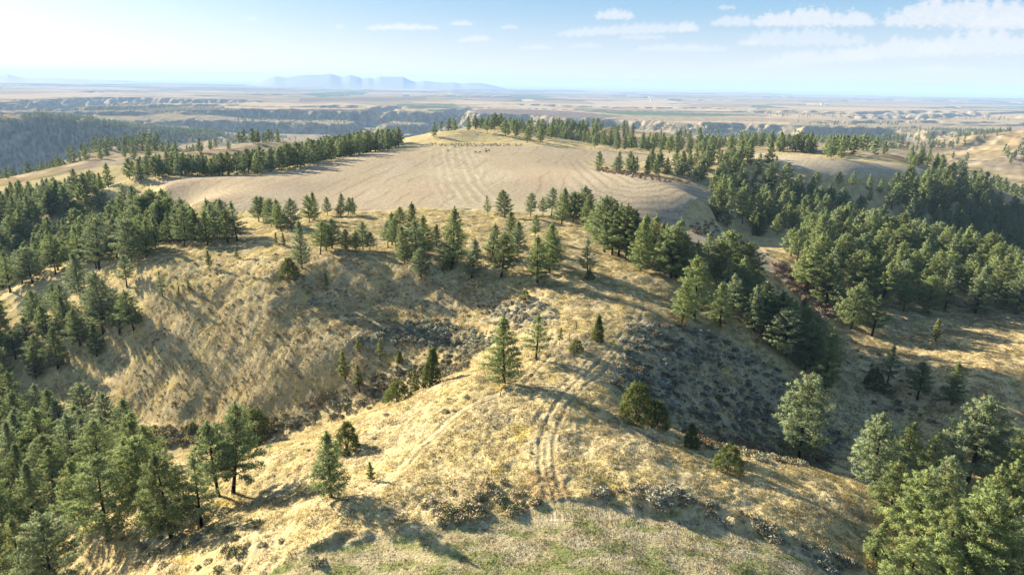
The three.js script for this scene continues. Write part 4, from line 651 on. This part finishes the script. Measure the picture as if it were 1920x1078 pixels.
{
  const r = rng(5), m = new Mesher(); m.tube([[0, -0.4, 0], [0.1, 4, 0], [0.2, 8, 0.1]], [0.17, 0.1, 0.02], 6, [1, 1, 1]);
  for (let k = 0; k < 34; k++) { const y = 1.2 + 6.4 * k / 34, a = k * 2.4, L = 2.2 * (1 - y / 9) * (0.6 + 0.6 * r()); m.tube([[0.1, y, 0], [0.1 + Math.cos(a) * L * 0.5, y + 0.1, Math.sin(a) * L * 0.5], [0.1 + Math.cos(a) * L, y - 0.25 + 0.5 * r(), Math.sin(a) * L]], [0.045, 0.025, 0.008], 3, [1, 1, 1]); }
  const g = m.build(), dm = std('dead_wood', { color: new THREE.Color().setRGB(0.33, 0.3, 0.27) });
  [[1588, 575, 1, 0, 'leafless grey dead pine at the edge of the valley wood'], [255, 470, 0.9, 0.05, 'bare dead pine in front of the hollow wood'], [90, 640, 1.0, -0.08, 'grey dead pine inside the side ravine wood'], [345, 950, 0.8, 0.1, 'leaning dead pine at the ravine mouth wood edge'], [1420, 640, 0.9, 0.06, 'bare dead pine on the shaded spur'], [1700, 520, 1.0, -0.06, 'tall grey dead pine deep in the valley wood'], [1245, 515, 0.8, 0.04, 'dead pine in the row beside the saddle track'], [705, 467, 0.5, 0.07, 'short dead pine among the brow stand']]
    .forEach(([x, y, k, lean, label], n) => { const p = placed(x, y); if (!p) return; const o = new THREE.Mesh(g, dm); o.name = numbered('dead_pine'); o.position.copy(p); o.scale.setScalar(k); o.rotation.set(lean, n * 1.3, lean); o.userData = { label, category: 'tree' }; scene.add(o); });
}

// ---------------------------------------------------------------- shrubs
function shrub(seed, puffs, rad, len, wid, tris = 14) { const r = rng(seed), f = new Mesher(); for (let k = 0; k < puffs; k++) { const a = r() * 6.283, R = rad * Math.sqrt(r()), y = 0.22 + 0.55 * r() * (1 - (R / rad) ** 2); const v = 0.78 + 0.44 * r(); f.puff(Math.cos(a) * R, y, Math.sin(a) * R, 0.24, tris, len, wid, [v, v, v], r, 0.85); } return f.build(); }
const SHRUBS = [shrub(201, 22, 0.5, 0.17, 0.05), shrub(202, 26, 0.62, 0.18, 0.05), shrub(203, 18, 0.45, 0.22, 0.045)];
const SHRUBZ = [
  // pixel polygon, spacing, size range, colours, threshold of the patch noise
  [[[1180, 600], [1310, 615], [1480, 705], [1600, 830], [1560, 852], [1300, 806], [1150, 735], [1140, 690]], 0.95, 0.4, 1.1, [[0.27, 0.27, 0.205], [0.21, 0.21, 0.145], [0.17, 0.14, 0.095], [0.38, 0.38, 0.31]], -0.02],
  [[[655, 640], [700, 618], [790, 600], [880, 612], [935, 642], [890, 668], [830, 660], [760, 640], [690, 655]], 1.25, 0.6, 1.3, [[0.33, 0.335, 0.25], [0.28, 0.29, 0.2], [0.22, 0.2, 0.13]], -0.5],
  [[[420, 560], [640, 520], [900, 540], [990, 560], [980, 620], [890, 668], [800, 712], [600, 780], [420, 800], [300, 800], [220, 740], [300, 620]], 1.5, 0.25, 0.75, [[0.27, 0.235, 0.14], [0.28, 0.275, 0.19], [0.24, 0.19, 0.115], [0.33, 0.26, 0.14]], 0.05],
  [[[930, 570], [985, 558], [1040, 575], [1050, 600], [1000, 625], [950, 615], [900, 600]], 1.0, 0.4, 0.9, [[0.3, 0.3, 0.25], [0.25, 0.25, 0.19]], -0.1],
  [[[1100, 918], [1200, 915], [1260, 918], [1330, 940], [1400, 965], [1480, 1005], [1590, 1050], [1660, 1085], [1560, 1078], [1440, 1010], [1330, 978], [1220, 955], [1110, 942]], 0.95, 0.55, 1.15, [[0.36, 0.345, 0.255], [0.30, 0.29, 0.21], [0.25, 0.225, 0.15]], -0.4],
  [[[770, 990], [850, 960], [900, 930], [960, 925], [1005, 930], [1010, 950], [960, 965], [880, 978], [800, 1000]], 0.85, 0.5, 1.0, [[0.42, 0.34, 0.2], [0.36, 0.30, 0.18], [0.22, 0.23, 0.11]], -0.4],
  [[[790, 940], [880, 905], [960, 905], [1000, 930], [900, 945], [800, 985]], 1.5, 0.6, 1.3, [[0.27, 0.26, 0.13], [0.36, 0.32, 0.22], [0.31, 0.25, 0.15]], -0.3],
  [[[1280, 800], [1420, 830], [1560, 850], [1560, 880], [1420, 862], [1290, 830]], 1.1, 0.6, 1.2, [[0.2, 0.15, 0.08], [0.25, 0.19, 0.1], [0.3, 0.3, 0.2]], -0.5],
  [[[260, 800], [400, 800], [500, 795], [560, 790], [520, 815], [480, 835], [380, 830], [290, 845]], 1.2, 0.7, 1.5, [[0.23, 0.18, 0.1], [0.26, 0.26, 0.17], [0.33, 0.28, 0.1]], -0.5],
  [[[600, 740], [720, 700], [880, 660], [880, 690], [700, 765], [620, 790], [500, 815], [480, 800]], 1.1, 0.6, 1.3, [[0.16, 0.13, 0.07], [0.22, 0.21, 0.13], [0.28, 0.27, 0.19]], -0.3],
  [[[480, 860], [640, 800], [760, 760], [900, 705], [940, 740], [760, 820], [620, 900], [500, 930]], 4.5, 0.35, 0.7, [[0.36, 0.34, 0.24], [0.3, 0.29, 0.2]], 0.0],
  [[[300, 500], [430, 470], [540, 480], [560, 510], [440, 540], [330, 560]], 3.0, 0.35, 0.8, [[0.3, 0.28, 0.2], [0.24, 0.22, 0.14]], -0.1],
  [[[900, 770], [1100, 740], [1300, 860], [1500, 960], [1300, 930], [1100, 900], [900, 900], [760, 910]], 5.0, 0.3, 0.6, [[0.36, 0.34, 0.25], [0.3, 0.27, 0.16]], 0.05],
  [[[1440, 490], [1480, 500], [1530, 545], [1570, 600], [1540, 605], [1500, 560], [1460, 520]], 1.6, 0.8, 1.7, [[0.28, 0.18, 0.12], [0.31, 0.23, 0.17], [0.25, 0.21, 0.16], [0.31, 0.2, 0.12]], -0.5],
  [[[1290, 425], [1345, 405], [1350, 440], [1300, 440]], 1.9, 0.8, 1.6, [[0.24, 0.15, 0.09], [0.2, 0.16, 0.11]], -0.5],
  [[[1120, 312], [1180, 322], [1260, 333], [1320, 343], [1310, 350], [1240, 341], [1170, 331], [1115, 320]], 3, 0.7, 1.3, [[0.24, 0.15, 0.1], [0.22, 0.2, 0.14]], -0.3],
  [[[800, 268], [980, 270], [980, 274], [800, 274]], 2.2, 0.35, 0.7, [[0.13, 0.1, 0.08], [0.15, 0.12, 0.09]], -0.9],
  [[[1600, 640], [1720, 700], [1850, 780], [1900, 850], [1750, 830], [1640, 760]], 3.2, 0.6, 1.4, [[0.2, 0.19, 0.13], [0.16, 0.15, 0.09]], 0.0],
  [[[200, 1010], [420, 930], [560, 1000], [600, 1060], [420, 1078], [250, 1078]], 2.0, 0.5, 1.1, [[0.24, 0.22, 0.13], [0.3, 0.28, 0.18], [0.2, 0.2, 0.1]], -0.1],
];
const shrubs = [];
SHRUBZ.forEach(([P, cell, s0, s1, cl, cut], i) => { const r = rng(1300 + i); scatter(P, cell, r, (x, y, z, q) => { if (n2(x / 5 + i * 7, z / 5) + 0.4 * n2(x / 1.6, z / 1.6) < cut) return; const s = 1.3 * lerp(s0, s1, r() ** 1.6); shrubs.push({ x, y, z, s, c: cl[Math.floor(r() * cl.length)], r: r(), px: s / q[2] * FOC, zone: i, view: q[0] > 0 && q[0] < 1920 && q[1] < 1078 }); }, 0.6); });
shrubs.sort((a, b) => (b.view ? b.px : 0) - (a.view ? a.px : 0));
const SHL = ['on the shaded sage slope', 'in the pale patch at the ravine head', 'on the rust slope across the ravine', 'on the grey rocky patch', 'on the bank above the mown terrace', 'in the straw coloured berm by the terrace', 'scattered above the straw coloured berm', 'in the brown thicket at the gully bottom', 'in the brush at the ravine mouth', 'along the ravine bottom', 'on the golden flank of the near hill', 'on the golden meadow', 'on the near hill grass', 'on the rusty bank by the pale track', 'under the field edge bank', 'beside the clump in the stubble field', 'along the dark far field edge', 'on the shaded gully slope', 'under the ravine mouth pines'];
const shrubMats = new Map(), shrubMat = (c) => { const k = c.join(); if (!shrubMats.has(k)) shrubMats.set(k, std('shrub_leaves', { color: new THREE.Color().setRGB(...c), vertexColors: true, side: THREE.DoubleSide, specularIntensity: 0 })); return shrubMats.get(k); };
const KIND = (c) => (c[0] > c[2] * 1.75 ? (c[0] > 0.38 ? 'straw coloured' : 'brown') : c[0] > 0.29 ? 'pale grey' : 'dull grey green');
const NSH = 200; console.log('shrubs', shrubs.length);
shrubs.slice(0, NSH).forEach((t) => { const m = new THREE.Mesh(SHRUBS[Math.floor(t.r * 2.99)], shrubMat(t.c)); m.name = numbered('sagebrush'); m.position.set(t.x, t.y - 0.06, t.z); m.scale.set(t.s, t.s * 0.9, t.s); m.rotation.y = t.r * 30; m.userData = { label: KIND(t.c) + ' shrub ' + SHL[t.zone], category: 'shrub', group: KIND(t.c) + ' shrubs ' + SHL[t.zone] }; scene.add(m); });
{
  const G = new THREE.Group(); G.name = 'low_brush'; G.userData = { kind: 'stuff', label: 'small grey and brown brush dotted over the slopes', category: 'brush' }; const o = new THREE.Object3D(), rest = shrubs.slice(NSH);
  SHRUBS.forEach((g, v) => { const L = rest.filter((t) => Math.floor(t.r * 2.99) === v), im = new THREE.InstancedMesh(g, SAGEM, L.length); im.name = 'brush'; L.forEach((t, i) => { o.position.set(t.x, t.y - 0.06, t.z); o.scale.set(t.s, t.s * 0.9, t.s); o.rotation.set(0, t.r * 30, 0); o.updateMatrix(); im.setMatrixAt(i, o.matrix); const k = 0.85 + 0.3 * ((t.r * 37) % 1); im.setColorAt(i, new THREE.Color().setRGB(t.c[0] * k, t.c[1] * k, t.c[2] * k)); }); im.userData = { kind: 'stuff' }; G.add(im); });
  scene.add(G);
}

// ---------------------------------------------------------------- dry grass
function tuftPatch(seed, tufts, blades, hgt, wid, spread) {
  const r = rng(seed), f = new Mesher();
  for (let k = 0; k < tufts; k++) {
    const x = (r() - 0.5) * spread, z = (r() - 0.5) * spread, s = 0.6 + 0.7 * r(), v0 = 0.92 + 0.18 * r();
    for (let b = 0; b < blades; b++) { const a = r() * 6.283, lean = 0.25 + 0.5 * r(), h = hgt * s * (0.7 + 0.5 * r()), w = wid * (0.7 + 0.6 * r()), ca = Math.cos(a), sa = Math.sin(a), v = v0 * (0.88 + 0.24 * r()), bx = x + ca * 0.05, bz = z + sa * 0.05; const A = [bx - sa * w, -0.03, bz + ca * w], B = [bx + sa * w, -0.03, bz - ca * w], T = [bx + ca * lean * h, h, bz + sa * lean * h]; f.tri(A, B, T, new THREE.Vector3(ca * 0.45, 1, sa * 0.45).normalize().toArray(), [v, v, v]); }
  }
  return f.build();
}
const TUFTS = [tuftPatch(301, 26, 6, 0.20, 0.022, 1.5), tuftPatch(302, 22, 7, 0.25, 0.024, 1.5), tuftPatch(303, 26, 5, 0.16, 0.022, 1.5)];
{
  const r = rng(31), buckets = [[], [], []], cell = 0.78, m4 = new THREE.Matrix4(), q = new THREE.Quaternion(), up = new THREE.Vector3(0, 1, 0), q2 = new THREE.Quaternion();
  for (let X = -215; X < 215; X++) for (let Y = -330; Y < -50; Y++) {
    const x = (X + r()) * cell, z = (Y + r()) * cell, D = Math.hypot(x, z); const keep = r(); if (D > 252 || D < 50 || Math.abs(Math.atan2(x, -z)) > 0.70) continue;
    if (inZ('field', x, z) || inZ('strip', x, z)) continue;
    if (keep < 0.42 + 0.15 * sstep(150, 250, D) + 0.3 * n2(x / 5, z / 5)) continue;
    const ter = inZ('terrace', x, z); let bare = false; for (const [P, g, dep, amt, B] of TRACKS) if (inBox(B, x, z)) { const [d] = lineDist(P, x, z); if (Math.abs(d - g) < 0.4 || (amt > 0.9 && z > -100 && d < 1.7 && keep < 0.6)) bare = true; } if (bare) continue;
    const y = heightAt(x, z), px = toPixel(x, y, z); if (!px || px[0] < -60 || px[0] > 1980 || px[1] > 1130 || !visible(x, y + 0.6, z)) continue;
    const n = normalAt(x, z), c = colour(x, z, 0.2), k = 1.08 + 0.22 * r(); q.setFromUnitVectors(up, n.lerp(up, 0.3).normalize()); q2.setFromAxisAngle(up, r() * 6.28); q.multiply(q2);
    const s = (ter ? 0.5 : 0.65 + 0.4 * r()) * (0.85 + 0.4 * n2(x / 6, z / 6)); m4.compose(new THREE.Vector3(x, y, z), q, new THREE.Vector3(1, Math.max(0.35, s), 1));
    buckets[ter ? 2 : r() < 0.5 ? 0 : 1].push([m4.clone(), c[0] * k, c[1] * k, c[2] * k]);
  }
  const G = new THREE.Group(); G.name = 'dry_grass'; G.userData = { kind: 'stuff', label: 'tufts of dry golden grass over the hills', category: 'grass' };
  TUFTS.forEach((g, v) => { const im = new THREE.InstancedMesh(g, GRASSM, buckets[v].length); im.name = 'tufts'; buckets[v].forEach(([m, a, b, c], i) => { im.setMatrixAt(i, m); im.setColorAt(i, new THREE.Color().setRGB(a, b, c)); }); im.userData = { kind: 'stuff' }; G.add(im); });
  scene.add(G); console.log('tufts', buckets.map((b) => b.length).join(' '));
}

// ---------------------------------------------------------------- small things: posts, animals in the field, far farms
const WOOD = std('grey_wood', { color: new THREE.Color().setRGB(0.2, 0.16, 0.12) });
[[1080, 622, 604, 'weathered fence post beside the faint side track'], [1067, 641, 625, 'leaning fence post below the weathered one'], [938, 744, 730, 'short stake in the grass under the lone crest pine']].forEach(([x, y, t, label], i) => { const p = placed(x, y), h = sized(p, x, t), m = new Mesher(); m.tube([[0, -0.3, 0], [0.03, h * 0.5, 0], [0.08 * (i + 0.5), h, 0.02], [0.08 * (i + 0.5), h + 0.03, 0.02]], [0.07, 0.065, 0.06, 0.015], 7, [1, 1, 1]); const o = new THREE.Mesh(m.build(), WOOD); o.name = numbered('fence_post'); o.position.copy(p); o.userData = { label, category: 'post' }; scene.add(o); });
{
  // a grazing deer as one continuous skin: trunk, neck bent down, head, four jointed legs
  const m = new Mesher(), c = [1, 1, 1];
  m.tube([[-0.62, 0.9, 0], [-0.55, 0.95, 0], [-0.3, 0.93, 0], [0, 0.88, 0], [0.3, 0.9, 0], [0.5, 0.92, 0], [0.62, 0.8, 0], [0.78, 0.5, 0], [0.86, 0.32, 0], [0.97, 0.18, 0], [1.06, 0.08, 0]], [0.05, 0.17, 0.21, 0.2, 0.23, 0.18, 0.13, 0.09, 0.1, 0.07, 0.03], 9, c);
  for (const s of [-1, 1]) { m.tube([[0.42, 0.8, s * 0.12], [0.44, 0.45, s * 0.12], [0.42, 0.08, s * 0.12], [0.46, 0, s * 0.12]], [0.09, 0.05, 0.032, 0.035], 6, c); m.tube([[-0.42, 0.85, s * 0.12], [-0.34, 0.58, s * 0.13], [-0.5, 0.36, s * 0.12], [-0.46, 0.06, s * 0.12], [-0.42, 0, s * 0.12]], [0.13, 0.08, 0.045, 0.03, 0.035], 6, c); m.tube([[0.8, 0.42, s * 0.08], [0.74, 0.5, s * 0.17], [0.7, 0.54, s * 0.2]], [0.02, 0.035, 0.01], 5, c); }
  const g = m.build(), mat = std('deer_coat', { color: new THREE.Color().setRGB(0.1, 0.07, 0.05) });
  [[891.5, 287.2], [900, 287.2], [910.5, 286], [912.7, 285.3], [916.3, 283.6], [911.5, 281.7], [840, 284.5], [854, 276.7]].forEach(([x, y], i) => { const p = placed(x, y); if (!p) return; const o = new THREE.Mesh(g, mat); o.name = numbered('grazing_deer'); o.position.copy(p); o.rotation.y = [0.3, 2.9, 0.2, 3.4, 0.6, 2.6, 0.1, 3.0][i]; o.userData = { label: 'small dark deer grazing far out on the stubble field', category: 'deer', group: 'deer grazing on the stubble field' }; scene.add(o); });
}
{
  const white = std('white_paint', { color: new THREE.Color().setRGB(0.8, 0.8, 0.78) }), roofM = std('metal_roof', { color: new THREE.Color().setRGB(0.62, 0.62, 0.62), roughness: 0.6 });
  const farm = (px, py, L, Wd, Hh, turn, label) => {
    const p = placed(px, py); if (!p) return; const g = new THREE.Group(); g.name = numbered('farm_building'); g.position.copy(p); g.rotation.y = turn; g.userData = { label, category: 'building', group: 'farm buildings on the far plain' };
    const wall = new THREE.Mesh(new THREE.BoxGeometry(L, Hh + 2, Wd).translate(0, Hh / 2 - 1, 0), white); wall.name = 'wall';
    const s = new THREE.Shape(); s.moveTo(-Wd / 2 - 0.6, 0); s.lineTo(0, Wd * 0.32); s.lineTo(Wd / 2 + 0.6, 0); s.closePath(); const roof = new THREE.Mesh(new THREE.ExtrudeGeometry(s, { depth: L + 1, bevelEnabled: false }).translate(0, 0, -(L + 1) / 2).rotateY(Math.PI / 2).translate(0, Hh + 0.003, 0), roofM); roof.name = 'roof';
    const door = new THREE.Mesh(new THREE.BoxGeometry(4.5, 4.2, 0.3).translate(L * 0.2, 2.1, Wd / 2 + 0.16), WOOD); door.name = 'door'; g.add(wall, roof, door); scene.add(g);
  };
  farm(756, 180.5, 46, 18, 9, 0.2, 'white barn on the plain below the flat topped butte'); farm(764, 180.5, 30, 14, 7, 0.5, 'smaller white shed beside the far barn'); farm(1551, 196.5, 44, 18, 8, -0.3, 'long white farm shed on the plain beyond the canyon'); farm(1542, 196, 26, 14, 8, 0.3, 'white farm house next to the long shed'); farm(1222, 189, 22, 14, 9, 0.1, 'tiny white farm house alone on the plain');
}

scene.traverse((o) => { if (o.isMesh) { o.castShadow = true; o.receiveShadow = true; } });
renderer.render(scene, camera);
